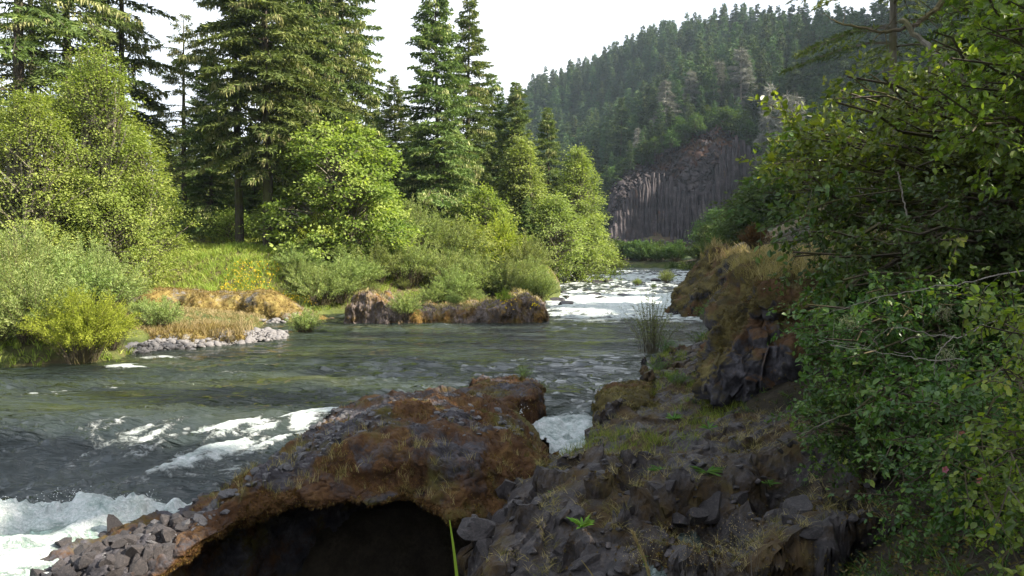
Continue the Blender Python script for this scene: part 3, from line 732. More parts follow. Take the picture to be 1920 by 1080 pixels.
# back knob of the same rock, right at the chute
def heap(name, poly, H, mat, seed, cell=.05, edge=.5, base=-.6, rough=(.1, .05), blockc=.3, blocka=.08, warp=.1, mossb=0, slope=None, parent=None, offset=None, topfn=None, undercut=0, smooth=True):
    """a rock rising from its outline: height from the distance to the outline"""
    Pp = np.array(poly); a, b = Pp.min(0) - .3, Pp.max(0) + .3
    gx = np.arange(a[0], b[0] + cell, cell); gy = np.arange(a[1], b[1] + cell, cell)
    X, Y = np.meshgrid(gx, gy, indexing='ij'); p3 = np.stack([X.ravel(), Y.ravel(), 0 * X.ravel()], 1)
    wob = fbm(p3, 1.2 / max(edge, .3), 4, seed).reshape(X.shape) * edge * .45
    d = -sdf_poly(X, Y, poly) + wob
    t = np.clip(d / edge, 0, 1); prof_ = np.sqrt(np.clip(1 - (1 - t) ** 2.4, 0, 1))
    Ht = H if topfn is None else topfn(X, Y)
    f1, f2, cid, vec = voro(p3 + fbm(p3, 1.5, 3, seed + 3)[:, None] * blockc * .3, blockc, seed, 2)
    rnd = hsh(cid[:, 0], cid[:, 1], cid[:, 2], seed + 5); tx = hsh(cid[:, 0], cid[:, 1], cid[:, 2], seed + 6) - .5; ty = hsh(cid[:, 0], cid[:, 1], cid[:, 2], seed + 8) - .5
    blk = (rnd - .5 + (vec[:, 0] * tx + vec[:, 1] * ty) * 1.4) * sstep(0, .14, f2 - f1) - .3 * (1 - sstep(0, .1, f2 - f1))
    Z = base + (Ht - base) * prof_ + (fbm(p3, .8, 4, seed + 1) * rough[0] + fbm(p3, 4, 4, seed + 2) * rough[1] + blk * blocka * (.30 + .9 * sstep(-.35, .35, fbm(p3, .55, 3, seed + 31)))).reshape(X.shape) * sstep(0, .3, t)
    V = np.stack([X, Y, Z], -1)
    nn = grid_normals(V)
    if nn[..., 2].mean() < 0: nn = -nn
    f3 = V.reshape(-1, 3); nn = nn.reshape(-1, 3); tt_ = t.ravel()
    F = grid_faces(*X.shape); F = F[(tt_[F] > 0).any(1)]
    f3, F, nn, tt_ = refine(f3, F, nn, tt_, cell)
    side = np.clip(1 - nn[:, 2], 0, 1)
    # push the steep sides in and out in three dimensions so that they are not a plain extrusion
    f1, f2, cid, vec = voro(f3 + fbm(f3, 2.5, 2, seed + 21)[:, None] * .1 * blockc, blockc * 1.1, seed + 9)
    g1, g2, gid, _ = voro(f3, blockc * .42, seed + 19)
    w = fbm(f3, 1.3, 4, seed + 10) * warp + (hsh(cid[:, 0], cid[:, 1], cid[:, 2], seed) - .5) * warp * 1.5 * sstep(0, .12, f2 - f1) - warp * .4 * (1 - sstep(0, .1, f2 - f1)) + (hsh(gid[:, 0], gid[:, 1], gid[:, 2], seed) - .5) * warp * .55 * sstep(0, .15, g2 - g1)
    f3 = f3 + nn * [1, 1, .3] * (w * (.12 + .88 * side))[:, None]
    used = np.zeros(len(f3), bool); used[F.ravel()] = True; idx = np.cumsum(used) - 1
    if offset is not None: f3 = f3 - offset
    me = mesh(name, f3[used], idx[F], mat, smooth, {'moss': (np.full(len(f3), mossb) + fbm(f3, .7, 3, seed + 12) * .1)[used]})
    return me, f3[used], nn[used], side[used]

knob_poly = [PZ(*c)[:2] for c in [(868, 752, .1), (880, 728, .1), (930, 716, .1), (985, 716, .1), (1018, 730, .05), (1026, 752, -.1), (1012, 776, -.2), (965, 782, -.1), (900, 800, 0)]]
me, kp, kn, ks_ = heap('rock_knob', knob_poly, .34, M['cave'], 61, cell=.035, edge=.35, blockc=.25, blocka=.07, mossb=.10)
link('rock_knob', me, cave)
g = np.where((kn[:, 2] > -1) & (kp[:, 2] > -.1))[0]
Vt, Ft, At = tufts(kp[g], kn[g], 1800, .05, .012, 17, per=5, up=-.1)
link('moss', MB().add(Vt, Ft, At).mesh('moss', M['mosshair']), cave, kind='stuff')
# dim floor and rear of the hollow: basalt stones in the dark
q = rs(18)
pts = np.stack([q.uniform(-5, 1.5, 60), q.uniform(12.2, 14, 60), q.uniform(-2.6, -2.1, 60)], 1)

# ------------------------------------------------------------------ fractured basalt ledge
LED = [  # x, y, z
    PZ(870, 1085, -.9), PZ(900, 1040, -.55), PZ(905, 990, -.32), PZ(980, 930, -.1), PZ(1000, 895, -.05), PZ(1040, 870, -.05), PZ(1100, 855, 0), PZ(1110, 820, -.1), PZ(1130, 790, .0), PZ(1120, 775, .0), PZ(1170, 745, .15),
    PZ(1000, 1000, -.2), PZ(1000, 1085, -.6), PZ(1100, 920, .22), PZ(1100, 1000, .0), PZ(1100, 1085, -.4), PZ(1200, 850, .3), PZ(1200, 940, .30), PZ(1220, 1010, .0), PZ(1200, 1085, -.6),
    PZ(1200, 790, .2), PZ(1300, 760, .35), PZ(1300, 840, .45), PZ(1300, 900, .42), PZ(1320, 950, .1), PZ(1330, 1020, -.5), PZ(1300, 1090, -1.0), PZ(1400, 750, .5), PZ(1400, 800, .55), PZ(1400, 870, .55), PZ(1410, 920, .3), PZ(1420, 1000, -.5), PZ(1420, 1090, -1.2),
    PZ(1500, 760, .7), PZ(1520, 830, .75), PZ(1530, 900, .62), PZ(1540, 960, .1), PZ(1540, 1090, -1.1), PZ(1620, 850, 1.0), PZ(1640, 930, .8), PZ(1650, 1000, .2), PZ(1660, 1090, -.6),
    PZ(1200, 700, .12), PZ(1190, 690, -.15), PZ(1260, 670, .15), PZ(1280, 720, .3), PZ(1200, 735, .15), PZ(1330, 640, .1), PZ(1340, 700, .5), PZ(1120, 760, -.1), (7.5, 14, 1.8), (7, 17.5, 1.5), (7, 22, 1.2), (7.5, 26, .6), (6.5, 9.5, .5), (4.6, 23, .1), (3.9, 20.3, .0)]
lrbf = RBF(LED)
led_poly = [PZ(*c)[:2] for c in [(862, 1110, -1.2), (885, 1040, -.8), (880, 990, -.6), (935, 940, -.4), (985, 895, -.3), (1030, 862, -.3), (1085, 850, -.3), (1100, 820, -.3), (1120, 792, -.2), (1112, 770, -.1), (1150, 745, -.1), (1215, 728, -.1), (1195, 700, -.1), (1190, 688, -.1), (1230, 672, -.1), (1290, 655, -.1), (1330, 630, -.1)]] + [(8.3, 30.5), (8.6, 9.2), (3.2, 9.2), (-.2, 9.9)]
def led_top(X, Y): return lrbf(X, Y)
me, lpz, lnz, lside = heap('ledge_body', led_poly, 0, M['ledge'], 71, cell=.064, edge=.22, base=-1.4, rough=(.11, .05), blockc=.55, blocka=.36, warp=.17, mossb=.0, smooth=False, topfn=led_top)
led = thing('basalt_ledge', 'dark fractured basalt ledge with weeds and dry moss at lower right', 'rock ledge')
link('ledge_body', me, led)
q = rs(22)
up = np.where((lnz[:, 2] > .35) & (lpz[:, 1] < 19.5) & (lpz[:, 0] < 6.2) & (lpz[:, 2] > -.9))[0]
w = 1 / lpz[up, 1] ** 2.2; pk = q.choice(up, 620, replace=False, p=w / w.sum())
sz = q.gamma(1.9, .06, 620).clip(.03, .42)
od = np.argsort(-sz)
blk_m = stone_meshes('rock', M['ledge_rock'], 14, 16, 3, 400, False)
place_stones(led, 'rock', blk_m, lpz[pk[od[30:120]]] - np.c_[np.zeros((90, 2)), sz[od[30:120]] * .45], sz[od[30:120]] * 1.1, 23, flat=.72, tilt=.35)
link('rubble', joined_stones('rubble', M['ledge_rock'], lpz[pk[od[130:420]]], sz[od[130:420]] * .7, 24, 7, sub=2, flat=.6), led, kind='stuff')
LED_P, LED_N = lpz, lnz

# low mossy tongue right of the chute
def mossy(name, label, cat, poly, H, mat, seed, tuft, ntuft, tl, mat_t=None, **kw):
    me, p_, n_, s_ = heap(name, poly, H, mat, seed, **kw)
    t_ = thing(name, label, cat); link('rock_body', me, t_)
    if ntuft:
        g_ = np.where(p_[:, 2] > .02)[0]
        Vt, Ft, At = tufts(p_[g_], n_[g_], ntuft, tl, tl * .2, seed + 1, per=5, up=tuft)
        link('moss', MB().add(Vt, Ft, At).mesh('moss', mat_t or M['mossolive']), t_, kind='stuff')
    return t_, p_, n_
poly = [PZ(*c)[:2] for c in [(1112, 768, -.1), (1130, 745, -.1), (1190, 735, -.1), (1230, 742, 0), (1240, 775, 0), (1180, 790, -.1), (1125, 785, -.1)]]
mossy('mossy_rock', 'low brown mossy rock on the right edge of the small white chute', 'rock', poly, .36, M['knob'], 81, -.1, 1800, .06, cell=.04, edge=.35, blockc=.3, mossb=.15)

# ------------------------------------------------------------------ right bank knobs
poly = [(10.9, 47.2), (10.6, 49.5), (11.5, 53), (14, 56), (19, 56), (20, 50), (17, 46), (14.5, 44.6), (12.6, 45.0), (11.3, 46)]
def kt(X, Y): return 1.5 + 2.4 * sstep(10.8, 14.6, X) + .3 * np.sin(Y)
kfar = mossy('bank_outcrop', 'ochre and rust mossed outcrop standing in the river below the dry grass', 'rock', poly, 0, M['knob'], 91, -.1, 3500, .16, cell=.13, edge=1.5, rough=(.35, .12), blockc=1.0, blocka=.3, warp=.45, mossb=.10, topfn=kt)
# the near cliff: loft with bulging mossy brows
CS = [  # columns from left to right: silhouette  (px, py, dist)
    [(1322, 745, 17.4), (1322, 712, 17.3), (1335, 655, 17.4), (1342, 600, 18.3), (1365, 560, 19.0), (1385, 515, 20.3), (1400, 505, 22.5), (1430, 498, 26)],
    [(1350, 750, 16.9), (1350, 715, 16.7), (1368, 655, 16.9), (1380, 602, 17.6), (1395, 562, 17.6), (1405, 512, 18.6), (1425, 494, 20.8), (1460, 488, 25)],
    [(1400, 752, 16.5), (1402, 716, 16.4), (1420, 655, 16.5), (1428, 600, 17.1), (1440, 575, 16.6), (1450, 520, 17.6), (1465, 496, 19.5), (1500, 484, 24)],
    [(1450, 756, 16.2), (1455, 716, 16.1), (1470, 655, 16.3), (1475, 600, 16.8), (1490, 580, 16.2), (1500, 528, 17.0), (1515, 502, 19.0), (1560, 480, 23)],
    [(1510, 760, 15.6), (1520, 716, 15.5), (1530, 655, 15.6), (1540, 600, 15.9), (1555, 570, 15.6), (1565, 520, 16.2), (1580, 492, 18.5), (1630, 470, 22)],
    [(1600, 770, 14.8), (1610, 716, 14.8), (1620, 655, 15.0), (1640, 600, 15.1), (1650, 560, 15.1), (1660, 510, 15.6), (1680, 480, 17.5), (1720, 455, 21)]]
prof = np.array([[PD(*c) for c in row] for row in CS])
first = prof[0] + np.array([.9, 2.6, 0]); prof = np.concatenate([[first], prof])
nu, nv = 230, 220
A = catmull(prof.reshape(len(prof), -1), np.linspace(0, 1, nu)).reshape(nu, 8, 3)
B = np.stack([catmull(A[i], np.linspace(0, 1, nv)) for i in range(nu)])
nr = grid_normals(B)
if nr[nu // 2, nv // 4, 1] > 0: nr = -nr
P = B.reshape(-1, 3); Nn = nr.reshape(-1, 3)
f1, f2, cid, vec = voro(P * [1, 1, .38], .38, 95)
blk = (hsh(cid[:, 0], cid[:, 1], cid[:, 2], 3) - .5) * sstep(0, .15, f2 - f1)
h1, h2, _, _ = voro(P + 3, .9, 96)
lowpart = sstep(3.0, 2.0, P[:, 2] + fbm(P, .6, 3, 92) * .5)
k1, k2, kid, _ = voro(P * [1, 1, .6], .17, 93)
P = P + Nn * (blk * (.16 + .18 * lowpart) + (hsh(kid[:, 0], kid[:, 1], kid[:, 2], 3) - .5) * .09 * lowpart + fbm(P, 1.0, 4, 97) * .18 + (.5 - h1) * .48 + fbm(P, 5, 3, 98) * .05)[:, None]
bankcliff = thing('mossy_cliff', 'near dark rock face with drooping mossy brows beside the shrubs', 'rock face')
link('rock_body', mesh('rock_body', P, grid_faces(nu, nv), M['knob'], True, {'moss': .10 - .17 * lowpart * sstep(-.3, .4, fbm(P, .9, 3, 99)) + .08 * (1 - lowpart)}), bankcliff)
g = np.where((lowpart < .35) | (fbm(P, .9, 3, 99) < -.35))[0]
Vt, Ft, At = tufts(P[g], Nn[g], 6000, .07, .014, 101, per=5, up=-.5)
link('moss', MB().add(Vt, Ft, At, ).mesh('moss', M['mossolive']), bankcliff, kind='stuff')
CLF_P, CLF_N = P, Nn

# ------------------------------------------------------------------ left bank rocks
def pz(*l): return [PZ(*c)[:2] for c in l]
poly = [(-11.3, 44.6), (-12.3, 46.2), (-15, 47.6), (-19, 48.6), (-24, 49), (-26.5, 47), (-26, 44), (-21.5, 42.8), (-17, 42.4), (-13.8, 43), (-12.2, 43.6)]
def mt(X, Y): return .38 + 1.2 * sstep(-11.8, -15.5, X) + .12 * np.sin(X * .8)
mossy('mossy_mound', 'long low mound of golden moss behind the cobble bar', 'rock', poly, 0, M['mound'], 111, .1, 6500, .14, mat_t=M['mosssun'], cell=.09, edge=2.2, base=-.3, rough=(.14, .06), blockc=.7, blocka=.10, warp=.15, mossb=.08, topfn=mt)
poly = pz((240, 640, .1), (250, 622, .4), (320, 612, .5), (420, 612, .5), (455, 622, .3), (450, 634, .2), (380, 642, .2), (300, 648, .1))
mossy('grassy_rock', 'small moss and straw covered hump directly behind the left cobbles', 'rock', poly, .55, M['mound'], 121, .5, 2200, .18, mat_t=M['mosssun'], cell=.07, edge=1.0, base=-.2, blockc=.5, blocka=.1, mossb=-.02)
poly = [(-9.35, 42.4), (-9.5, 44), (-9, 46.2), (-6.5, 47), (-3, 47.5), (0, 47.6), (1.9, 46), (2.35, 44.2), (1.6, 42.9), (-.5, 42.0), (-3, 42.2), (-5, 42.4), (-7, 41.9)]
def it(X, Y): return .74 + .82 * sstep(-6.4, -8.0, X) + .75 * np.exp(-((X - .4) / 1.5) ** 2) + .08 * np.sin(X * 2)
isl, isp, isn = mossy('river_island', 'long brown rock island in midstream with bushes on it', 'rock island', poly, 0, M['island'], 131, .2, 5200, .11, cell=.075, edge=.55, base=-.5, rough=(.16, .08), blockc=.5, blocka=.16, warp=.15, mossb=.05, topfn=it)

# cobble bar
q = rs(140)
bar = link('cobble_bar', None, kind='structure')
bp = pz((238, 664, 0), (240, 642, .2), (330, 634, .25), (440, 622, .25), (500, 616, .2), (540, 622, .1), (535, 636, 0), (440, 646, 0), (330, 656, 0))
gx = np.array(bp); xs = q.uniform(gx[:, 0].min(), gx[:, 0].max(), 16000); ys = q.uniform(gx[:, 1].min(), gx[:, 1].max(), 16000)
dpl = -sdf_poly(xs, ys, bp); k = dpl > .02; xs, ys, dpl = xs[k][:1900], ys[k][:1900], dpl[k][:1900]
zs = -.02 + .26 * sstep(0, 1.2, dpl) + .12 * q.rand(len(xs))
sz = q.gamma(3.5, .026, len(xs)).clip(.04, .24)
od = np.argsort(-(sz - .03 * (ys - 30)))
cob = stone_meshes('stone', M['cobble'], 10, 0, 2, 500, True)
P_ = np.stack([xs, ys, zs], 1)
place_stones(bar, 'stone', cob, P_[od[:290]], sz[od[:290]], 141, flat=.62, tilt=.3)
link('small_stones', joined_stones('small_stones', M['cobble'], P_[od[290:]], sz[od[290:]], 142, 0, smooth=True), bar, kind='stuff')
me, *_ = heap('gravel', bp, .14, M['cobble'], 143, cell=.12, edge=.8, base=-.3, blocka=0); link('gravel', me, bar)
# pale stones at the waterline of the mound and its point
q = rs(150); pts = []
for a, b, n_ in [((350, 606, .05), (470, 606, .05), 60), ((470, 606, .05), (585, 600, .05), 90)]:
    a, b = PZ(*a), PZ(*b)
    for t_ in q.rand(n_): pts.append(a + (b - a) * t_ + q.normal(0, .14, 3) * [1, 1.5, .6])
sh = link('shore_stones', None, kind='structure')
place_stones(sh, 'stone', cob, np.array(pts), q.uniform(.08, .2, len(pts)), 151)

# boulders breaking the surface of the rapids
q = rs(160)
spots = [(1050, 552), (1062, 560), (1075, 545), (1085, 552), (1098, 548), (1040, 545), (1055, 536), (1035, 556), (1045, 565), (1070, 535), (1090, 538), (1120, 530), (1128, 560), (1115, 556), (1155, 541), (1162, 543), (1176, 540), (1168, 555), (1140, 528), (1230, 527), (1245, 526), (1100, 529), (1200, 529), (1060, 572), (1182, 548)]
wet = stone_meshes('river_boulder', M['wetrock'], 5, 6, 3, 600, False)
names = ['by the left shore', 'close to the left shore', 'in the left of the rapids', 'amid the white rapids', 'far out in the rapids']
for i, (px, py) in enumerate(spots):
    d_ = (CAM_Z - .6) * FPX / (py - 474.6); zz = float(water_z(np.array([0.]), np.array([d_]))[0])
    c = PZ(px, py, zz); s = q.uniform(.3, .6) * (1.2 if py > 545 else 1)
    o = thing('river_boulder', 'dark wet boulder breaking the surface of the white rapids below the leafy tree', 'boulder', c + [0, 0, .04], group='boulders breaking the rapids', data=wet[i % 5], rz=q.uniform(0, 6))
    o.scale = (s * 1.3, s, s * .55)
# ------------------------------------------------------------------ vegetation builders
def conifer(H, r0, cb, Lmax, seed, dz=.5, nb=5, k_need=16, tl=.42, tw=.10, sparse=0.0, lichen=.06, side=.36, low=.35, lean=0, name='tree', mat=None, bmat=None, branchy=True, drop=.25):
    q = rs(seed)
    k = 14; zt = np.linspace(0, H, k)
    bend = np.stack([np.sin(zt / H * 2.2 + seed) * .012 * H - math.sin(seed) * .012 * H + lean * zt / H, np.cos(zt / H * 1.7 + seed) * .008 * H - math.cos(seed) * .008 * H, zt], 1)
    R = r0 * (1 - zt / H) ** .85 + .02
    tm = MB(); tm.add(*tubes(bend, R, 8))
    hs, phis = [], []
    h = cb
    while h < H - .3:
        for j in range(nb):
            if q.rand() > sparse: hs.append(h + q.uniform(-.3, .3) * dz); phis.append(q.uniform(0, 6.283))
        h += dz * (1 - .45 * (h - cb) / (H - cb)) * q.uniform(.8, 1.25)
    hs = np.array(hs); phis = np.array(phis); nB = len(hs)
    t = np.clip((hs - cb) / (H - cb), 0, 1)
    L = Lmax * ((1 - t) ** .8 * (low + (1 - low) * np.minimum(1, t * 4.5)) ) * q.uniform(.55, 1.18, nB) * (1 + .18 * np.sin(phis * 2 + seed)) + .25
    x0 = np.interp(hs, zt, bend[:, 0]); y0 = np.interp(hs, zt, bend[:, 1])
    rise = (.05 + .55 * t) * q.uniform(.6, 1.4, nB); sag = (.62 - .3 * t) * q.uniform(.7, 1.2, nB)
    dh = np.stack([np.cos(phis), np.sin(phis), 0 * phis], 1)
    def bp_(i, s):
        return np.stack([x0[i], y0[i], hs[i]], 1) + dh[i] * (L[i] * s)[:, None] + np.array([[0, 0, 1.]]) * (L[i] * (rise[i] * s - sag[i] * s * s + .12 * s ** 4))[:, None]
    if branchy:
        I = np.arange(nB); S = np.linspace(0, .97, 5)
        paths = np.stack([bp_(I, np.full(nB, s)) for s in S], 1)
        rr = (np.maximum(.012, .016 * L))[:, None] * np.linspace(1, .25, 5)[None]
        tm.add(*tubes(paths, rr, 3))
    n = int(k_need * L.sum() * 2.6)
    pr = L ** 1.25; i = q.choice(nB, n, p=pr / pr.sum())
    nt_ = np.maximum(3, (L[i] / .34)).astype(int); s = (q.randint(0, 999, n) % nt_ + .6 + .12 * q.normal(size=n)) / nt_
    s = np.clip(.14 + .9 * s, 0.05, 1.05); sd = np.where(q.rand(n) < .5, -1, 1); u = q.rand(n) ** .8
    tlen = side * L[i] * (1.08 - s) ** .8 * .9 + .18
    sdv = np.stack([-dh[i][:, 1], dh[i][:, 0], 0 * s], 1) * sd[:, None]
    tdir = norm(sdv * .8 + dh[i] * .62)
    c = bp_(i, s) + tdir * (tlen * u)[:, None] - np.array([[0, 0, 1.]]) * (tlen * u * u * drop + .02)[:, None]
    d = norm(tdir * .75 + q.normal(0, .42, (n, 3)) - [0, 0, .32])
    ti = np.clip(.42 + .22 * np.repeat(q.normal(size=nB), 1)[i] * .6 + q.normal(0, .13, n) + .12 * (s - .5), 0, .82)
    hl = q.rand(nB) < lichen * 3; ti = np.where(hl[i] & (q.rand(n) < .45), q.uniform(.85, 1, n), ti)
    d = np.where((ti > .84)[:, None], norm(d * .35 - [0, 0, 1.0]), d)
    ln = tl * q.uniform(.6, 1.3, n); V, F = leaf_tris(c, d, ln, tw * q.uniform(.7, 1.3, n), q)
    cm_ = MB().add(V, F, np.repeat(ti, 3))
    return tm, cm_

def conifer_proto(H, r0, cb, Lmax, seed, mat=None, bmat=None, **kw):
    tm, cm_ = conifer(H, r0, cb, Lmax, seed, **kw)
    return tm.mesh('trunk', bmat or M['bark']), cm_.mesh('crown', mat or M['fir'])

def plant(name, label, cat, loc, meshes, parts, rz=0, scale=1.0, group=None):
    t = thing(name, label, cat, loc, group, rz=rz); t.scale = (scale, scale, scale)
    for me, pn in zip(meshes, parts):
        link(pn, me, t)
    return t

def broadleaf(H, R, seed, clumps=260, per=60, ll=.2, lw=.12, cb=.12, prof=None, trunk=.16, stems=1, clump_r=.55, inner=.45, lean=(0, 0), flat=.55, nlimb=None):
    q = rs(seed); tm = MB()
    prof = prof or (lambda t: np.sin(np.pi * np.clip(t, 0, 1) ** .75) ** .65)
    t = q.uniform(cb, 1.0, clumps) ** .9; ph = q.uniform(0, 6.283, clumps)
    lob = 1 + .22 * np.sin(ph * 3 + t * 9 + seed) + .15 * np.sin(ph * 5 - t * 14)
    rad = R * prof(t) * lob * (inner + (1 - inner) * q.rand(clumps) ** .45)
    C = np.stack([np.cos(ph) * rad + lean[0] * t * H, np.sin(ph) * rad + lean[1] * t * H, t * H * (1 + .04 * q.normal(size=clumps))], 1)
    for s_ in range(stems):
        a = 6.28 * s_ / stems + seed; sp = (.35 * R if stems > 1 else 0)
        zz = np.linspace(0, H * .92, 8); P_ = np.stack([math.cos(a) * sp * (zz / H) ** .8 + lean[0] * zz + .03 * H * np.sin(zz / H * 5 + seed + s_), math.sin(a) * sp * (zz / H) ** .8 + lean[1] * zz + .02 * H * np.cos(zz / H * 4 + s_), zz], 1)
        tm.add(*tubes(P_, trunk * (1 - zz / H) ** .8 + .015, 7))
        sel = np.arange(s_, clumps, stems)
        hz = C[sel, 2] * q.uniform(.45, .8, len(sel))
        st = np.stack([np.interp(hz, zz, P_[:, 0]), np.interp(hz, zz, P_[:, 1]), hz], 1)
        mid = (st + C[sel]) / 2 + q.normal(0, .05 * R, (len(sel), 3)) + [0, 0, .04 * H]
        tt = np.linspace(0, 1, 5)[None, :, None]
        pp = (1 - tt) ** 2 * st[:, None] + 2 * tt * (1 - tt) * mid[:, None] + tt ** 2 * C[sel][:, None]
        ln = np.linalg.norm(C[sel] - st, axis=1)
        tm.add(*tubes(pp, (.007 + .010 * ln)[:, None] * np.linspace(1.3, .4, 5)[None], 3))
    n = clumps * per; i = np.repeat(np.arange(clumps), per)
    o = q.normal(size=(n, 3)) * [clump_r, clump_r, clump_r * flat] * q.uniform(.6, 1.3, clumps)[i][:, None]
    c = C[i] + o
    outd = norm(np.stack([np.cos(ph), np.sin(ph), 0 * ph], 1)[i] + o / clump_r * .5 + q.normal(0, .6, (n, 3)) - [0, 0, .25])
    nm = norm(q.normal(0, .42, (n, 3)) + [0, 0, .55] + norm(C[i] - [0, 0, H * .35]) * .55)
    V, F = leaf_quads(c, outd, nm, ll * q.uniform(.5, 1.5, n), lw * q.uniform(.6, 1.6, n))
    ti = np.clip(.45 + .15 * q.normal(size=clumps)[i] + .09 * q.normal(size=n), 0, 1)
    return tm, MB().add(V, F, np.repeat(ti, 4))

def bush(H, R, seed, stems=70, per=90, ll=.13, lw=.03, fan=.7, rs_=.012, tip=.35, upright=.4, bare=.25):
    """many stems fanning from the base, narrow leaves along them"""
    q = rs(seed); a = q.uniform(0, 6.283, stems); f = q.rand(stems) ** .6
    tipx = np.stack([np.cos(a) * R * f, np.sin(a) * R * f, H * (1 - .45 * f ** 2) * q.uniform(.6, 1.08, stems)], 1)
    base = np.stack([np.cos(a) * R * f * fan * .35, np.sin(a) * R * f * fan * .35, 0 * a], 1) + q.normal(0, .04 * R, (stems, 3)) * [1, 1, 0]
    mid = (base + tipx) / 2 * [1 - .3 * upright, 1 - .3 * upright, 1] + [0, 0, .18 * H] + q.normal(0, .05 * R, (stems, 3))
    def bz(i, t): t = t[:, None]; return (1 - t) ** 2 * base[i] + 2 * t * (1 - t) * mid[i] + t * t * tipx[i]
    I = np.arange(stems); tt = np.linspace(0, 1, 6)
    pp = np.stack([bz(I, np.full(stems, x)) for x in tt], 1)
    tm = MB().add(*tubes(pp, np.full((stems, 1), rs_) * np.linspace(1.2, .3, 6)[None], 3))
    n = stems * per; i = np.repeat(I, per); t = bare + (1 - bare) * q.rand(n) ** .8
    c = bz(i, t); tan = norm(bz(i, np.minimum(t + .02, 1.02)) - bz(i, t - .02))
    sd = perp(tan, q); tl = q.uniform(0, 1, n) ** 1.0 * tip * (1.15 - t) * H * .32
    dirc = norm(tan * .8 + sd * .75)
    c = c + dirc * tl[:, None]
    d = norm(dirc + q.normal(0, .45, (n, 3)))
    nm = norm(q.normal(0, .6, (n, 3)) + [0, 0, .7])
    V, F = leaf_quads(c, d, nm, ll * q.uniform(.6, 1.25, n), lw * q.uniform(.7, 1.3, n), .05)
    ti = np.clip(.4 + .15 * q.normal(size=stems)[i] + .13 * q.normal(size=n) + .15 * (t - .5), 0, 1)
    return tm, MB().add(V, F, np.repeat(ti, 4))

# ------------------------------------------------------------------ conifers on the left bank
CP = {
 'a': conifer_proto(31, .38, 5.5, 4.7, 1, k_need=19, dz=.55, nb=6, sparse=.15, lichen=.07, tl=.46, tw=.13),
 'b': conifer_proto(30, .32, 7.5, 4.6, 2, k_need=20, dz=.6, nb=5, sparse=.22, lichen=.14, low=.55, tl=.46, tw=.13),
 'c': conifer_proto(30, .30, 1.5, 6.4, 3, k_need=20, dz=.5, nb=6, sparse=.12, lichen=.05, low=.75, tl=.46, tw=.13),
 'd': conifer_proto(24, .26, 1.0, 5.2, 4, k_need=19, dz=.5, nb=6, sparse=.1, lichen=.05, low=.85, tl=.46, tw=.13),
 'e': conifer_proto(30, .40, 9.0, 6.2, 5, k_need=17, dz=.9, nb=4, sparse=.25, lichen=.12, low=.85, tl=.46, tw=.11),
}
def put_conifer(px, dist, pr, label, name='conifer', scale=1.0, rz=0, group=None, zoff=-.1, cat='conifer'):
    d = ray(px, 474.6); x_ = d[0] / d[1] * dist
    return plant(name, label, cat, (x_, dist, gz(x_, dist) + zoff), CP[pr], ('trunk', 'crown'), rz, scale, group)
put_conifer(38, 50, 'e', 'tall conifer with thick bare trunk at the far left edge', scale=1.1, rz=.4)
put_conifer(74, 56, 'e', 'thin dark bare trunked conifer second from the left edge', scale=.95, rz=2.0)
put_conifer(140, 53, 'e', 'bare trunked conifer whose boughs reach right over the leafy alder', scale=1.0, rz=4.4)
put_conifer(228, 58, 'b', 'open conifer behind the alder with bright sky at its right', scale=1.0, rz=3.3)
put_conifer(450, 57, 'b', 'conifer with slim straight trunk left of the darkest trunk', scale=1.0, rz=1.1)
put_conifer(503, 55, 'a', 'broad conifer with dark trunk and drooping lichen hung boughs', scale=1.02, rz=.3)
put_conifer(398, 64, 'c', 'dense shaded conifer filling the gap right of the alder', scale=.55, rz=5.1)
put_conifer(575, 66, 'a', 'tall conifer rising behind the round bright maple', scale=.95, rz=2.3)
put_conifer(548, 63, 'b', 'open conifer with bare lower trunk left of the bright maple crown', scale=.9, rz=5.3)
put_conifer(600, 68, 'e', 'high crowned conifer whose bare trunk shows over the maple', scale=1.0, rz=2.2)
put_conifer(348, 70, 'e', 'distant high crowned conifer beside the left gap of sky', scale=.72, rz=1.2)
put_conifer(632, 72, 'b', 'slender lichen grey conifer, left of the two thin twins', scale=1.12, rz=4.0)
put_conifer(652, 75, 'b', 'slender lichen grey conifer, right of the two thin twins', scale=1.08, rz=.9)
put_conifer(820, 78, 'c', 'tallest full conifer with long level boughs at picture centre', scale=.98, rz=1.9)
put_conifer(880, 86, 'a', 'tall narrow conifer touching the right side of the central one', scale=.98, rz=3.7)
put_conifer(925, 96, 'd', 'conifer of middle height between the central pair and the pointed tan one', scale=1.0, rz=1.0)
put_conifer(968, 94, 'd', 'sunlit tan green pointed conifer above the leafy trees', scale=.94, rz=.5)
put_conifer(1028, 106, 'd', 'smaller spire topped conifer nearest to the open hillside', scale=.93, rz=2.9)
put_conifer(745, 92, 'c', 'dim green conifer in the gap left of the central one', scale=.72, rz=1.4)
put_conifer(705, 100, 'd', 'short dark conifer low behind the gap of sky', scale=.84, rz=1.9)
put_conifer(775, 108, 'd', 'dark conifer with ragged top just behind the gap of sky', scale=.83, rz=.1)
put_conifer(1062, 118, 'd', 'lowest of the conifers, peeking over the riverside leafy trees', scale=.78, rz=.1)
q = rs(31)
for i in range(58):
    px = q.uniform(-150, 1010); dist = q.uniform(74, 130); pr = 'acdd'[q.randint(4)]
    top = 300 if px < 700 else 290
    H_ = {'a': 31, 'c': 30, 'd': 24}[pr]; want = (474.6 - q.uniform(top - 60, top + 60)) / FPX * dist + 4 - 4
    put_conifer(px, dist, pr, 'dark shaded conifer in the wood behind the riverbank trees', scale=float(np.clip(want / H_, .3, .8)), rz=q.uniform(0, 6), group='shaded conifers of the wood behind')
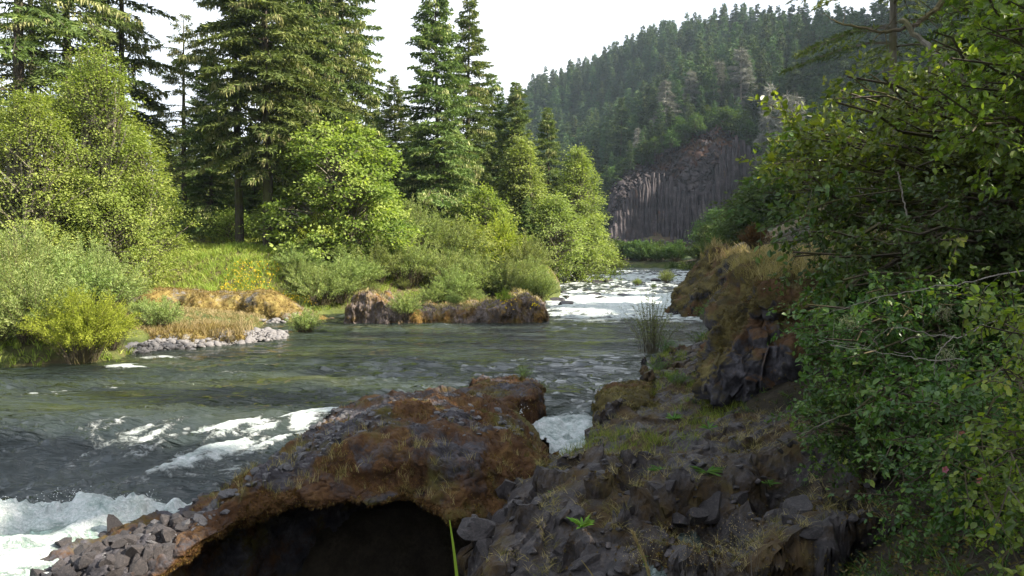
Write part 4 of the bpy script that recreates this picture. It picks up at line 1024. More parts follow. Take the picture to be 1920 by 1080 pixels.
# undergrowth in the wood
und = [broadleaf(3.2, 2.4, 700 + k, clumps=70, per=50, ll=.2, lw=.12, cb=.05, trunk=.04, stems=3, clump_r=.5) for k in range(2)]
und = [(a.mesh('stems', M['twig']), b.mesh('crown', M['maple'])) for a, b in und]
for i in range(34):
    px = q.uniform(-60, 1000); dist = q.uniform(60, 84); d = ray(px, 474.6); x_ = d[0] / d[1] * dist
    plant('understory_bush', 'leafy bush in the shade under the conifers', 'bush', (x_, dist, gz(x_, dist) - .1), und[i % 2], ('stems', 'crown'), q.uniform(0, 6), q.uniform(.7, 1.25), 'bushes under the conifers')

# ------------------------------------------------------------------ leafy trees on the left bank
def tree(px, dist, H, R, seed, label, mat, name='leafy_tree', cat='tree', bark='greybark', z=None, **kw):
    d = ray(px, 474.6); x_ = d[0] / d[1] * dist
    a, b = broadleaf(H, R, seed, **kw)
    return plant(name, label, cat, (x_, dist, (gz(x_, dist) if z is None else z) - .1), (a.mesh('trunk', M[bark]), b.mesh('crown', M[mat])), ('trunk', 'crown'))
col = lambda t: (np.clip(1 - t, 0, 1) ** .55) * (.6 + .4 * np.minimum(1, t * 5))
tree(640, 56, 10.2, 4.3, 201, 'rounded bright green maple in full sun below the conifers', 'maple', name='maple', clumps=330, per=62, ll=.25, lw=.2, cb=.05, trunk=.12, stems=3, prof=lambda t: np.where(t < .45, 1.0, np.clip(1 - ((t - .45) / .57) ** 2, 0, 1) ** .5), clump_r=.42, flat=.5)
tree(190, 44, 14.1, 3.5, 202, 'tallest leafy alder on the left bank, spreading and yellow green', 'alder', name='alder', clumps=380, per=85, ll=.135, lw=.085, cb=.08, trunk=.15, stems=4, inner=.3, prof=lambda t: np.clip(1 - t, 0, 1) ** .5 * .9 + .12, clump_r=.42)
tree(60, 41, 10.8, 3.0, 203, 'broad leafy alder at the left edge under the bare trunks', 'alder', name='alder', clumps=320, per=75, ll=.135, lw=.085, cb=.05, trunk=.12, stems=4, clump_r=.42)
tree(262, 46, 10.2, 2.6, 204, 'lower leafy alder with pale twigs right of the tallest alder', 'alder', name='alder', clumps=280, per=72, ll=.135, lw=.08, cb=.05, trunk=.10, stems=4, clump_r=.4)
tree(130, 46, 7.5, 4.5, 205, 'low leafy alder filling the space behind the left bank brush', 'alder', name='alder', clumps=260, per=55, ll=.17, lw=.10, cb=.0, trunk=.08, stems=4, clump_r=.45)
tree(118, 43, 11.5, 2.2, 215, 'narrow upright alder between the left edge alder and the tallest one', 'alder', name='alder', clumps=170, per=75, ll=.135, lw=.085, cb=.1, trunk=.1, stems=2, clump_r=.38, inner=.3, prof=lambda t: np.clip(1 - t, 0, 1) ** .5 * .9 + .12)
tree(-40, 44, 11, 4.5, 206, 'leafy alder cut off by the left edge of the view', 'alder', name='alder', clumps=260, per=55, ll=.17, lw=.10, cb=.0, trunk=.1, stems=3, clump_r=.45)
tree(978, 86, 13.2, 4.0, 207, 'narrow leafy tree standing before the tan pointed conifer', 'cotton', clumps=330, per=52, ll=.26, lw=.17, cb=.03, prof=col, trunk=.14, stems=2, clump_r=.5)
tree(1082, 90, 17.2, 4.8, 208, 'large sunlit leafy tree leaning over the head of the rapids', 'cotton', clumps=460, per=60, ll=.26, lw=.15, cb=.0, prof=lambda t: np.clip(1.02 - t, 0, 1) ** .6 * (.8 + .2 * np.minimum(1, t * 4)), trunk=.16, stems=3, clump_r=.5)
tree(1040, 84, 8.5, 3.6, 209, 'bushy pale tree at the waterside left of the large leaning tree', 'cotton', clumps=230, per=52, ll=.24, lw=.15, cb=.0, trunk=.09, stems=4, clump_r=.5)
tree(1128, 104, 7.0, 3.0, 210, 'small leafy tree at the water right below the large leaning tree', 'cotton', clumps=160, per=52, ll=.24, lw=.15, cb=.0, trunk=.09, stems=4, clump_r=.5)
tree(905, 74, 7.0, 3.4, 211, 'rounded green tree before the foot of the central conifers', 'maple', clumps=200, per=52, ll=.24, lw=.16, cb=.0, trunk=.09, stems=4, clump_r=.45)
tree(700, 60, 6.2, 2.8, 212, 'low green sapling clump at the right foot of the bright maple', 'maple', clumps=150, per=52, ll=.22, lw=.16, cb=.0, trunk=.06, stems=4, clump_r=.4)
tree(540, 58, 5.6, 2.6, 213, 'shaded green sapling clump at the left foot of the bright maple', 'maple', clumps=130, per=50, ll=.22, lw=.16, cb=.0, trunk=.06, stems=4, clump_r=.4)

# ------------------------------------------------------------------ willow brush
WB = {}
for nm, mt_, a in [('w1', 'willow', dict(H=3.4, R=2.3, seed=301, stems=150, per=75, ll=.15, lw=.035)), ('w2', 'willow', dict(H=2.6, R=2.6, seed=302, stems=150, per=75, ll=.15, lw=.035)), ('w3', 'willow', dict(H=2.0, R=1.5, seed=303, stems=120, per=60, ll=.12, lw=.03)),
                   ('y1', 'yellow_willow', dict(H=3.1, R=2.4, seed=304, stems=220, per=125, ll=.10, lw=.03, upright=.7, rs_=.008)), ('y2', 'yellow_willow', dict(H=2.6, R=1.6, seed=305, stems=120, per=70, ll=.12, lw=.035))]:
    t_, c_ = bush(**a); WB[nm] = (t_.mesh('stems', M['twig']), c_.mesh('foliage', M[mt_]))
def put_bush(px, dist, kind, label, s=1.0, rz=0, z=None, group=None, name='willow_bush', cat='bush'):
    d = ray(px, 474.6); x_ = d[0] / d[1] * dist
    return plant(name, label, cat, (x_, dist, (gz(x_, dist) if z is None else z) - .05), WB[kind], ('stems', 'foliage'), rz, s, group)
put_bush(150, 26.6, 'y1', 'yellow green willow bush dipping into the river at left', .86, 0, .1)
put_bush(60, 27.6, 'w1', 'grey green willow at left edge just behind the yellow green one', .9, 1)
put_bush(-30, 27.0, 'w2', 'low willow cut by the left edge above the dark bank stones', .9, 2)
put_bush(205, 28.4, 'y2', 'small yellow green willow at the cobble bar end', .7, 2.2)
put_bush(30, 32, 'w1', 'taller grey willow behind the left edge bushes', 1.15, 3)
put_bush(120, 33, 'w2', 'brown tinged willow in the middle of the left brush', 1.15, 4)
put_bush(190, 34.5, 'w1', 'willow with thin pale twigs before the alder foot', .95, .5)
put_bush(265, 35.0, 'w3', 'low willow beside the straw hump at left', .55, .5)
put_bush(300, 33.6, 'w3', 'dark based willow scrub just above the cobbles', .8, .5)
put_bush(215, 38, 'w2', 'pale willow at the left end of the golden mound', .65, 5.5)
put_bush(60, 37, 'w1', 'upright willow below the left edge alder', 1.2, 5)
put_bush(150, 39, 'w1', 'upright willow in front of the tallest alder', 1.1, 2.7)
put_bush(570, 37.0, 'w3', 'lone small willow standing in water past the cobble bar end', .72, 0, -.1)
put_bush(600, 48.5, 'w2', 'spreading willow on the shore behind the lone small one', 1.0, 1)
put_bush(560, 51, 'w2', 'pale willow at the foot of the grassy bank', .75, 3)
put_bush(655, 51, 'w2', 'willow left of the rock island beside the dark inlet', .95, 4)
put_bush(600, 54, 'y2', 'yellowish willow in front of the bright maple', 1.5, 1)
put_bush(700, 54, 'w1', 'tall willow behind the left end of the rock island', 1.1, 2)
put_bush(765, 56, 'w1', 'fluffy pale willow behind the middle of the island', 1.2, .4)
put_bush(830, 57, 'w2', 'wide green willow behind the island right half', 1.2, 5.1)
put_bush(890, 56, 'w1', 'dense fine leaved willow above the island', 1.05, 3.1)
put_bush(945, 57, 'w1', 'dense grey green willow at the right end of the island', .98, 4.1)
put_bush(1000, 58.5, 'w2', 'low dark willow spilling toward the rapids', .85, .1)
put_bush(860, 62, 'w1', 'taller willow in the second row above the island', 1.35, .1)
put_bush(780, 64, 'w1', 'tall hazy willow in the second row left of centre', 1.5, 1.1)
put_bush(985, 66, 'w1', 'pale willow below the narrow leafy tree', 1.25, 2.1)
put_bush(930, 68, 'y2', 'light green willow in the second row right of centre', 1.9, 2.1)
put_bush(760, 42.4, 'w3', 'small grey green bush growing on the island face', .80, 2, .25)
put_bush(945, 43.6, 'y2', 'bright little bush with yellow flowers on the island', .42, 2, .85)
put_bush(850, 44.6, 'w3', 'tiny bush crouching on the middle of the island', .45, 1, .8)
q = rs(34)
for i in range(30):
    px = q.uniform(690, 1030); dist = q.uniform(50, 60) + (px - 690) * .012
    put_bush(px, dist, 'w1 w2 w3 w2'.split()[i % 4], 'willow packed in the bright thicket behind the rock island', q.uniform(.5, .85), q.uniform(0, 6), None, 'willows packed behind the island')
for i in range(16):
    px = q.uniform(560, 700); dist = q.uniform(49, 56)
    put_bush(px, dist, 'w1 w2 w3'.split()[i % 3], 'willow in the thicket at the foot of the bright maple', q.uniform(.5, .85), q.uniform(0, 6), None, 'willows below the maple')
for i, (px, py, s) in enumerate([(1195, 529, .4), (1250, 527, .75), (1226, 532, .25)]):
    d_ = (CAM_Z - .8) * FPX / (py - 474.6); d = ray(px, 474.6)
    put_bush(px, d_, 'w3', ['small bush on a stone in the far rapids', 'roundest bush standing in the far rapids beside the outcrop', 'tiniest bush amid the far rapids'][i], s * 1.1, i, float(water_z(np.array([0.]), np.array([d_]))[0]))

# far shore brush and the dark leafy trees below the hill on the right
WF = [(a.mesh('stems', M['twig']), b.mesh('foliage', M['hill_leaf'])) for a, b in (bush(4.2, 3.2, 320 + k, stems=90, per=60, ll=.3, lw=.12, rs_=.02) for k in range(3))]
q = rs(33)
for i in range(46):
    t_ = i / 45; base = np.array([4, 178]) * (1 - t_) + np.array([38, 138]) * t_ if t_ < .7 else np.array([27.8, 150]) * (1 - (t_ - .7) / .3) + np.array([37, 116]) * (t_ - .7) / .3
    x_, y_ = base + q.normal(0, 1.6, 2) + [1.5, 2.0]
    plant('shore_bush', 'dull green brush along the far shore of the bend', 'bush', (x_, y_, gz(x_, y_) - .3), WF[i % 3], ('stems', 'foliage'), q.uniform(0, 6), q.uniform(.8, 1.15), 'brush along the far shore')
HB = [(a.mesh('trunk', M['bark']), b.mesh('crown', M['hill_leaf'])) for a, b in (broadleaf(10, 4.6, 340 + k, clumps=170, per=46, ll=.42, lw=.3, cb=.0, trunk=.16, stems=3, clump_r=.75) for k in range(3))]
for i, (px, dist, s) in enumerate([(1350, 128, .62), (1388, 122, .85), (1425, 114, 1.1), (1465, 104, 1.3), (1385, 112, .6), (1440, 96, 1.05), (1500, 95, 1.4), (1328, 140, .65), (1405, 100, .7), (1540, 88, 1.4), (1345, 150, .9)]):
    d = ray(px, 474.6); x_ = d[0] / d[1] * dist
    plant('bank_tree', 'shaded leafy tree between the cliff foot and the right bank outcrop', 'tree', (x_, dist, gz(x_, dist) - .3), HB[i % 3], ('trunk', 'crown'), i * 1.3, s, 'shaded trees at the cliff foot')

# ------------------------------------------------------------------ the basalt cliff
def cliff():
    t = thing('basalt_cliff', 'dark cliff of upright basalt columns under the hillside forest', 'cliff')
    q = rs(401)
    top = [(1138, 385), (1148, 346), (1168, 322), (1195, 304), (1225, 288), (1260, 266), (1300, 248), (1345, 226), (1385, 238), (1412, 262), (1425, 300), (1440, 330)]
    tx, ty = zip(*top)
    # backing mass
    us = np.linspace(1136, 1450, 150); vs = np.linspace(0, 1, 70)
    U, Vv = np.meshgrid(us, vs, indexing='ij')
    D0 = 246 + 8 * np.sin((U - 1140) / 60) ** 2 + (U > 1380) * (U - 1380) * -.1
    Pt = np.zeros(U.shape + (3,))
    for i in range(U.shape[0]):
        yt = np.interp(us[i], tx, ty)
        for j in range(U.shape[1]):
            v = vs[j]; py = 472 + (yt - 472) * v
            Pt[i, j] = PD(us[i], py, D0[i, j] + 2.2 + 22 * max(0, v - .72) + 5 * v)
    P = Pt.reshape(-1, 3)
    f1, f2, cid, vec = voro(P, 3.0, 402)
    P = P + np.stack([fbm(P, .2, 3, 403) * .8, -(hsh(cid[:, 0], cid[:, 1], cid[:, 2], 1) - .2) * 3.0 * sstep(0, .15, f2 - f1) + fbm(P, .12, 3, 404) * 2, fbm(P, .3, 3, 405) * .8], 1)
    link('upper_rock', mesh('upper_rock', P, grid_faces(*U.shape), M['cliff'], False, {'moss': sstep(25, 45, P[:, 2]) * .2 + .05 * fbm(P, .1, 3, 5)}), t)
    xs = np.arange(1142, 1440, 3.6); n = 0; mb = MB()
    for row in range(2):
        for k, px in enumerate(xs):
            px = px + q.normal(0, .9) + row * 1.8; yt = float(np.interp(px, tx, ty))
            frac = (.60 + .16 * math.sin(px / 31.0) + q.uniform(-.07, .07)) if row == 0 else q.uniform(.25, .5)
            if 1345 < px: frac = min(.93, frac + .18)
            ytop = 470 + (yt - 470) * frac
            D = 246 + 8 * math.sin((px - 1140) / 60) ** 2 - row * q.uniform(.7, 1.6) + q.normal(0, .5) - (px > 1380) * (px - 1380) * .1
            a, b = PD(px + q.normal(0, 2.2), 474, D - .8), PD(px + (px - 1280) * -.02, ytop, D + 1.5)
            m_ = 10; s = np.linspace(0, 1, m_)[:, None]; path = a + (b - a) * s + [0, -1, 0] * (.8 * s * (1 - s) * q.uniform(0, 2)) + np.stack([.12 * q.normal(size=m_), .1 * q.normal(size=m_), 0 * s[:, 0]], 1)
            r_ = q.uniform(.34, .74) * (1 + .15 * q.normal(size=m_)); r_[-1] *= .75
            V_, F_ = tubes(path, r_, 6)
            cap = np.array([[ (m_ - 1) * 6 + c for c in (0, 1, 2, 3)], [(m_ - 1) * 6 + c for c in (0, 3, 4, 5)]])
            F_ = np.concatenate([F_, cap])
            link('column', mesh('column', V_, F_, M['cliff'], False, {'moss': np.full(len(V_), q.uniform(-.16, .06))}), t); n += 1
    # broken blocks of the upper zone and talus
    pts, sz = [], []
    for k in range(1100):
        px = q.uniform(1150, 1432); yt = float(np.interp(px, tx, ty)); v = q.uniform(.5, .97)
        pts.append(PD(px, 472 + (yt - 472) * v, 248 + 8 * math.sin((px - 1140) / 60) ** 2 + 22 * max(0, v - .72) + 4 * v - .3)); sz.append(q.uniform(.25, .75))
    link('broken_blocks', joined_stones('broken_blocks', M['cliff'], np.array(pts), sz, 407, 7, sub=1, flat=1.0), t, kind='stuff')
    pts, sz = [], []
    for k in range(300):
        px = q.uniform(1140, 1340); pts.append(PD(px, q.uniform(452, 470), q.uniform(238, 245))); sz.append(q.uniform(.4, 1.2))
    link('talus', joined_stones('talus', M['cliff'], np.array(pts), sz, 409, 7, sub=1, flat=.8), t, kind='stuff')
cliff()

# ------------------------------------------------------------------ hillside forest
def hill_conifer(H, R, seed, n, dead=False, wide=1.0):
    tm, cm_ = conifer(H, .22, H * (.08 if not dead else .12), R, seed, dz=1.1, nb=5, k_need=n, tl=.95 if not dead else 1.0, tw=.34 * wide if not dead else .12, sparse=.1, lichen=0, side=.4, low=.7, branchy=dead, drop=.35)
    mb = MB(); Vt = np.concatenate(tm.V); nT = sum(len(f) for f in tm.Q)
    F3 = np.concatenate(cm_.T) + len(Vt); V = np.concatenate([Vt, np.concatenate(cm_.V)])
    A = np.concatenate([np.concatenate(tm.A), np.concatenate(cm_.A)])
    Q = np.concatenate(tm.Q)
    return V, Q, F3, A
def hill_mesh(V, Q, F3, A, lm):
    m = mesh('hill_conifer', V, [F3, Q], [lm, M['bark'] if lm is not M['dead_fir'] else M['deadwood']], False, {'tint': A}, np.r_[np.zeros(len(F3), int), np.ones(len(Q), int)])
    return m
HCg = [hill_conifer(24, 3.6 + .35 * k, 420 + k, 8) for k in range(4)]
HCm = [hill_mesh(*g_, M['hill_fir']) for g_ in HCg]
DCm = [hill_mesh(*hill_conifer(19, 3.4, 430 + k, 22, True), M['dead_fir']) for k in range(2)]
def hill_leafy(seed):
    a, b = broadleaf(13, 5.5, seed, clumps=95, per=24, ll=.9, lw=.65, cb=.1, trunk=.2, stems=2, clump_r=1.1)
    return a.mesh('trunk', M['greybark']), b.mesh('crown', M['hill_leaf'])
HLm = [hill_leafy(440 + k) for k in range(3)]
# candidate points over the slope, spaced
q = rs(450); acc = []
gx_, gy_ = np.meshgrid(np.arange(-60, 230, 1.0), np.arange(228, 730, 1.0)); cand = np.stack([gx_.ravel(), gy_.ravel()], 1) + q.uniform(-.5, .5, (gx_.size, 2))
q.shuffle(cand)
cell = {}
for x_, y_ in cand:
    sp_ = 6.0 if y_ < 420 else 7.0
    kx, ky = int(x_ // sp_), int(y_ // sp_); ok = True
    for a_ in (-1, 0, 1):
        for b_ in (-1, 0, 1):
            for (u_, v_) in cell.get((kx + a_, ky + b_), ()):
                if (u_ - x_) ** 2 + (v_ - y_) ** 2 < sp_ ** 2 * .72: ok = False
    if ok: cell.setdefault((kx, ky), []).append((x_, y_)); acc.append((x_, y_))
    if len(acc) > 6500: break
acc = np.array(acc); zz = ground_z(acc[:, 0], acc[:, 1])
PX = 960 + FPX * acc[:, 0] / acc[:, 1]; PY = 474.6 - FPX * (zz - 4) / acc[:, 1]
crest = acc[:, 1] > 655 - 1.0 * acc[:, 0]
keep = (PX > 940) & ((PX < 1660) | ((PX < 1850) & (acc[:, 1] < 460) & (acc[:, 1] > 235))) & (PY < 462)
# leave the cliff face free
cl = (PX > 1132) & (PX < 1440) & (acc[:, 1] < 300) & (PY > np.interp(PX, [1132, 1170, 1225, 1300, 1345, 1400, 1440], [380, 335, 288, 250, 230, 250, 300]) + 2) & (acc[:, 1] < 290)
keep &= ~cl
acc, zz, PX, PY = acc[keep], zz[keep], PX[keep], PY[keep]
# drop the trees hidden far below the crest line's far side
seen = np.ones(len(acc), bool)
o_ = np.argsort(acc[:, 1]); hor = {}
for i in o_:
    b_ = int(PX[i] // 8); topy = PY[i] - 24 / acc[i, 1] * FPX
    if topy > hor.get(b_, 999) - 1: seen[i] = False
    hor[b_] = min(hor.get(b_, 999), PY[i] - 12 / acc[i, 1] * FPX, hor.get(b_, 999))
acc, zz, PX, PY = acc[seen], zz[seen], PX[seen], PY[seen]
isleaf = ((fbm(np.c_[acc * .012, np.zeros(len(acc))], 1, 2, 77) > .05) & (PY > 175) & (PX < 1330)) | ((PX < 1240) & (PX > 1070) & (PY > 300) & (rs(3).rand(len(acc)) < .65))
_l = np.where(isleaf)[0]; isleaf[rs(7).permutation(_l)[150:]] = False
order = np.argsort(acc[:, 1]); q = rs(451); nc = nl = 0
mV = []
for i in order:
    x_, y_ = acc[i]; loc = (x_, y_, zz[i] - .5); rz = q.uniform(0, 6.28); s = q.choice([q.uniform(.5, .8), q.uniform(.75, 1.0), q.uniform(.95, 1.3)])
    if y_ < 300 and PX[i] < 1450: s *= .62
    if isleaf[i]:
        if True:
            plant('hill_leafy_tree', 'green leafy tree among the firs on the lower hillside', 'tree', loc, HLm[nl % 3], ('trunk', 'crown'), rz, s * .9, 'leafy trees on the hillside'); nl += 1
        continue
    if nc < 300:
        reg = 'at the right shoulder above the cliff' if PX[i] > 1330 else ('on the long shaded slope left of the cliff')
        o = thing('hill_conifer', 'dark fir in the dense hillside forest ' + reg, 'conifer', loc, 'firs of the hillside forest ' + reg, HCm[nc % 4], rz); o.scale = (s, s, s); nc += 1
    else:
        mV.append((x_, y_, zz[i] - .5, rz, s * 1.05))
print('hill', len(acc), nc, nl, 'mass', len(mV))
FV = np.array(mV)
fm = mesh('far_forest', FV[:, :3], np.zeros((0, 3), int), None, False, {'turn': FV[:, 3], 'size': FV[:, 4], 'kind_index': np.arange(len(FV)) % 4})
ff = link('far_forest', fm, kind='stuff')
ng = bpy.data.node_groups.new('far_forest', 'GeometryNodeTree')
ng.interface.new_socket('Geometry', in_out='INPUT', socket_type='NodeSocketGeometry'); ng.interface.new_socket('Geometry', in_out='OUTPUT', socket_type='NodeSocketGeometry')
gi, go = ng.nodes.new('NodeGroupInput'), ng.nodes.new('NodeGroupOutput'); jn = ng.nodes.new('GeometryNodeJoinGeometry')
def gattr(nm_):
    n_ = ng.nodes.new('GeometryNodeInputNamedAttribute'); n_.data_type = 'FLOAT'; n_.inputs['Name'].default_value = nm_; return n_.outputs['Attribute']
at_t, at_s, at_k = gattr('turn'), gattr('size'), gattr('kind_index')
cx = ng.nodes.new('ShaderNodeCombineXYZ'); ng.links.new(at_t, cx.inputs['Z'])
srcs = [o_ for o_ in bpy.data.objects if o_.name.startswith('hill_conifer')]
for k in range(4):
    oi_ = ng.nodes.new('GeometryNodeObjectInfo'); oi_.inputs['Object'].default_value = next(o_ for o_ in srcs if o_.data == HCm[k]); oi_.inputs['As Instance'].default_value = True
    cmp_ = ng.nodes.new('FunctionNodeCompare'); cmp_.data_type = 'FLOAT'; cmp_.operation = 'EQUAL'; ng.links.new(at_k, cmp_.inputs['A']); cmp_.inputs['B'].default_value = float(k); cmp_.inputs['Epsilon'].default_value = .1
    ip = ng.nodes.new('GeometryNodeInstanceOnPoints'); ng.links.new(gi.outputs[0], ip.inputs['Points']); ng.links.new(cmp_.outputs[0], ip.inputs['Selection'])
    ng.links.new(oi_.outputs['Geometry'], ip.inputs['Instance']); ng.links.new(cx.outputs[0], ip.inputs['Rotation']); ng.links.new(at_s, ip.inputs['Scale']); ng.links.new(ip.outputs[0], jn.inputs[0])
ng.links.new(jn.outputs[0], go.inputs[0])
ff.modifiers.new('trees', 'NODES').node_group = ng
q = rs(455)
for i in range(46):
    px = 1140 + i * 6.6 + q.normal(0, 3); yt = float(np.interp(px, [1138, 1150, 1170, 1195, 1225, 1260, 1300, 1345, 1385, 1412, 1440], [376, 338, 315, 297, 279, 259, 241, 221, 233, 257, 325]))
    dist = 256 + q.uniform(0, 9); b_ = PD(px, yt + q.uniform(4, 22), dist)
    if i % 3: plant('cliff_top_tree', 'leafy scrub tree rooted along the upper brink of the cliff', 'tree', (b_[0], b_[1], b_[2] - .8), HLm[i % 3], ('trunk', 'crown'), i, q.uniform(.32, .62), 'scrub trees along the cliff brink')
    else:
        o = thing('hill_conifer', 'small fir rooted along the upper brink of the cliff', 'conifer', (b_[0], b_[1], b_[2] - .8), 'small firs along the cliff brink', HCm[i % 4], i); s = q.uniform(.4, .6); o.scale = (s, s, s)
labels = ['grey dead fir with sharp tip above the left shoulder of the cliff', 'grey dead fir, third from the left over the cliff', 'faint grey dead fir between the two largest dead ones', 'largest pale dead fir above the cliff top', 'small dead fir low on the left spur of the cliff, leftmost of them', 'thin bleached snag right of the cliff top', 'bleached spiky snag just left of the near shrub leaves', 'bleached spiky snag behind the near shrub leaves']
for i, (px, dist, ty_, base) in enumerate([(1250, 300, 148, 262), (1296, 305, 130, 240), (1345, 312, 112, 232), (1387, 300, 88, 225), (1195, 285, 238, 300), (1440, 240, 152, 250), (1478, 200, 168, 250), (1495, 190, 172, 250)]):
    b_ = PD(px, base, dist); g_z = gz(b_[0], b_[1]); h_ = PD(px, ty_, dist)[2] - g_z
    o = thing('dead_conifer', labels[i], 'dead conifer', (b_[0], b_[1], g_z - .5), None, DCm[i % 2], i); s = max(h_ + .5, 4) / 19; w_ = s * (1.35 if i < 5 else .7); o.scale = (w_, w_, s)
# ------------------------------------------------------------------ wooded slope on the right, outside the view, that shades the near bank
q = rs(501)
SHADE = [(24, -10, .6), (27, -4, .5), (25, 2, .52), (28, 6, .53), (30, -9, .55), (34, 0, .5), (24, 8, .46), (29, 12, .5), (33, 16, .5), (27, 20, .42), (31, 25, .42), (35, 30, .42), (30, 34, .36), (37, 38, .4), (34, 44, .36), (40, 50, .4), (46, 60, .45), (50, 70, .5), (56, 84, .55), (62, 96, .6), (42, 22, .6), (46, 32, .6), (52, 44, .6), (22, -16, .8)]
for i, (x_, y_, sc__) in enumerate(SHADE):
    plant('slope_conifer', 'conifer on the steep wooded slope of the right bank', 'conifer', (x_, y_, gz(x_, y_) - .3), CP['acd'[i % 3]], ('trunk', 'crown'), q.uniform(0, 6), sc__, 'conifers on the right bank slope')
for i in range(14):
    x_, y_ = [(17, 4), (19, 9), (16, 13), (20, 16), (18, 20), (21, 25), (22, 30), (17, -1), (24, 20), (23, 13), (20, 36), (25, 42), (28, 30), (14, 0)][i]
    plant('slope_tree', 'leafy tree on the steep slope of the right bank', 'tree', (x_, y_, gz(x_, y_) - .3), HB[i % 3], ('trunk', 'crown'), i, q.uniform(.45, .65), 'leafy trees on the right bank slope')
d = ray(1668, 474.6); x_ = d[0] * 24
plant('conifer', 'conifer with pale mossy trunk rising behind the right shrubs at the top edge', 'conifer', (x_, 24, gz(x_, 24) - .2), [m_ for m_ in conifer_proto(19, .13, 5.5, 3.2, 505, bmat=M['greybark'], k_need=75, dz=.6, nb=4, sparse=.3, lichen=.0, tl=.16, tw=.035, low=.7)], ('trunk', 'crown'), .4)
d = ray(1850, 474.6); x_ = d[0] * 30
plant('conifer', 'darker conifer crown behind the top right corner leaves', 'conifer', (x_, 30, gz(x_, 30) - .2), CP['d'], ('trunk', 'crown'), .4, .62)

# ------------------------------------------------------------------ near shrubs at right
def sprawl(base, targets, seed, mat, name, label, leaf=(.10, .055), clump=18, ntw=9, twl=.45, rad=.022, sag=.25, nparts=40, tint=0.0, bark='twig', shapeflat=.8, mesh_base=(0, 0, 0)):
    """shrub whose long limbs run from the base to the given points and carry leafy twigs"""
    q = rs(seed); base = np.array(base, float); T = np.array(targets, float); n = len(T)
    st = base + q.normal(0, .12, (n, 3)) * [1, 1, .3]
    ln = np.linalg.norm(T - st, axis=1)
    mid = st * .45 + T * .55 + np.array([0, 0, 1.]) * (ln * sag)[:, None] + q.normal(0, .07, (n, 3)) * ln[:, None]
    def bz(i, t): t = t[:, None]; return (1 - t) ** 2 * st[i] + 2 * t * (1 - t) * mid[i] + t * t * T[i]
    I = np.arange(n); pp = np.stack([bz(I, np.full(n, x)) for x in np.linspace(0, 1, 10)], 1)
    pp[:, 1:-1] += q.normal(0, .012, (n, 8, 3)) * ln[:, None, None]
    tm = MB().add(*tubes(pp, (rad * (ln / 4 + .3))[:, None] * np.linspace(1.1, .22, 10)[None], 4))
    # twigs
    m = n * ntw; i = np.repeat(I, ntw); t = .3 + .72 * q.rand(m) ** .75; t = np.minimum(t, 1.0)
    a = bz(i, t); tan = norm(bz(i, np.minimum(t + .03, 1.03)) - bz(i, t - .03)); d = norm(tan * .5 + perp(tan, q) * .9 + q.normal(0, .25, (m, 3)) + [0, -.1, .05])
    L = twl * q.uniform(.4, 1.5, m); b = a + d * L[:, None] - [0, 0, 1] * (L * .15)[:, None] + q.normal(0, .05, (m, 3))
    s = np.linspace(0, 1, 4)[None, :, None]; c_ = (a + b) / 2 + q.normal(0, .05, (m, 3)) + [0, 0, .03]
    tw = (1 - s) ** 2 * a[:, None] + 2 * s * (1 - s) * c_[:, None] + s * s * b[:, None]
    tm.add(*tubes(tw, np.full((m, 1), .006) * np.linspace(1.1, .4, 4)[None], 3))
    k = m * clump; j = np.repeat(np.arange(m), clump); u = q.rand(k) ** .7
    c = a[j] * ((1 - u) ** 2)[:, None] + 2 * c_[j] * (u * (1 - u))[:, None] + b[j] * (u * u)[:, None] + q.normal(0, .03, (k, 3))
    ld = norm(d[j] * .6 + perp(d[j], q) * .9 + q.normal(0, .2, (k, 3)) - [0, 0, .15])
    nm = norm(q.normal(0, .5, (k, 3)) + [-.1, -.15, .9])
    sc_ = q.uniform(.55, 1.25, k) * np.repeat(q.uniform(.75, 1.2, m), clump)
    tt = np.clip(.42 + tint + .14 * q.normal(size=m)[j] + .12 * q.normal(size=k), 0, 1)
    V, F = leaf_ovals(c, ld, nm, leaf[0] * sc_, leaf[1] * sc_)
    base0 = base.copy(); t_ = thing(name, label, 'shrub', base0)
    tm2 = tm.mesh('branches', M[bark]); co = np.zeros(len(tm2.vertices) * 3); tm2.vertices.foreach_get('co', co); tm2.vertices.foreach_set('co', (co.reshape(-1, 3) - base0).astype(np.float32).ravel())
    link('branches', tm2, t_)
    V = V - base0
    near = np.argsort(np.linalg.norm(V[::6] + base0 - [0, 0, 4], axis=1) + (V[::6, 0] + base0[0] > .68 * (V[::6, 1] + base0[1])) * 50)
    part = near[:nparts]; rest = near[nparts:]; sel = np.sort(rest); kk = len(sel)
    Vr = V.reshape(-1, 6, 3)[sel].reshape(-1, 3); bb = np.arange(kk)[:, None] * 6; Fr = np.concatenate([bb + [0, 1, 2, 3], bb + [0, 3, 4, 5]])
    link('foliage', mesh('foliage', Vr, Fr, M[mat], False, {'tint': np.repeat(tt[sel], 6)}), t_, kind='stuff')
    for p_ in part:
        link('leaf', mesh('leaf', V.reshape(-1, 6, 3)[p_], np.array([[0, 1, 2, 3], [0, 3, 4, 5]]), M[mat], False, {'tint': np.full(6, tt[p_])}), t_)
    return t_

def region(poly, n, dr, seed):
    """points filling a patch of the view at distances in dr"""
    q = rs(seed); P_ = np.array(poly, float); out = []
    while len(out) < n:
        x_ = q.uniform(P_[:, 0].min(), P_[:, 0].max(), 200); y_ = q.uniform(P_[:, 1].min(), P_[:, 1].max(), 200)
        k = sdf_poly(x_, y_, P_) < 0
        for a, b in zip(x_[k], y_[k]): out.append(PD(a, b, q.uniform(*dr)))
    return np.array(out[:n])
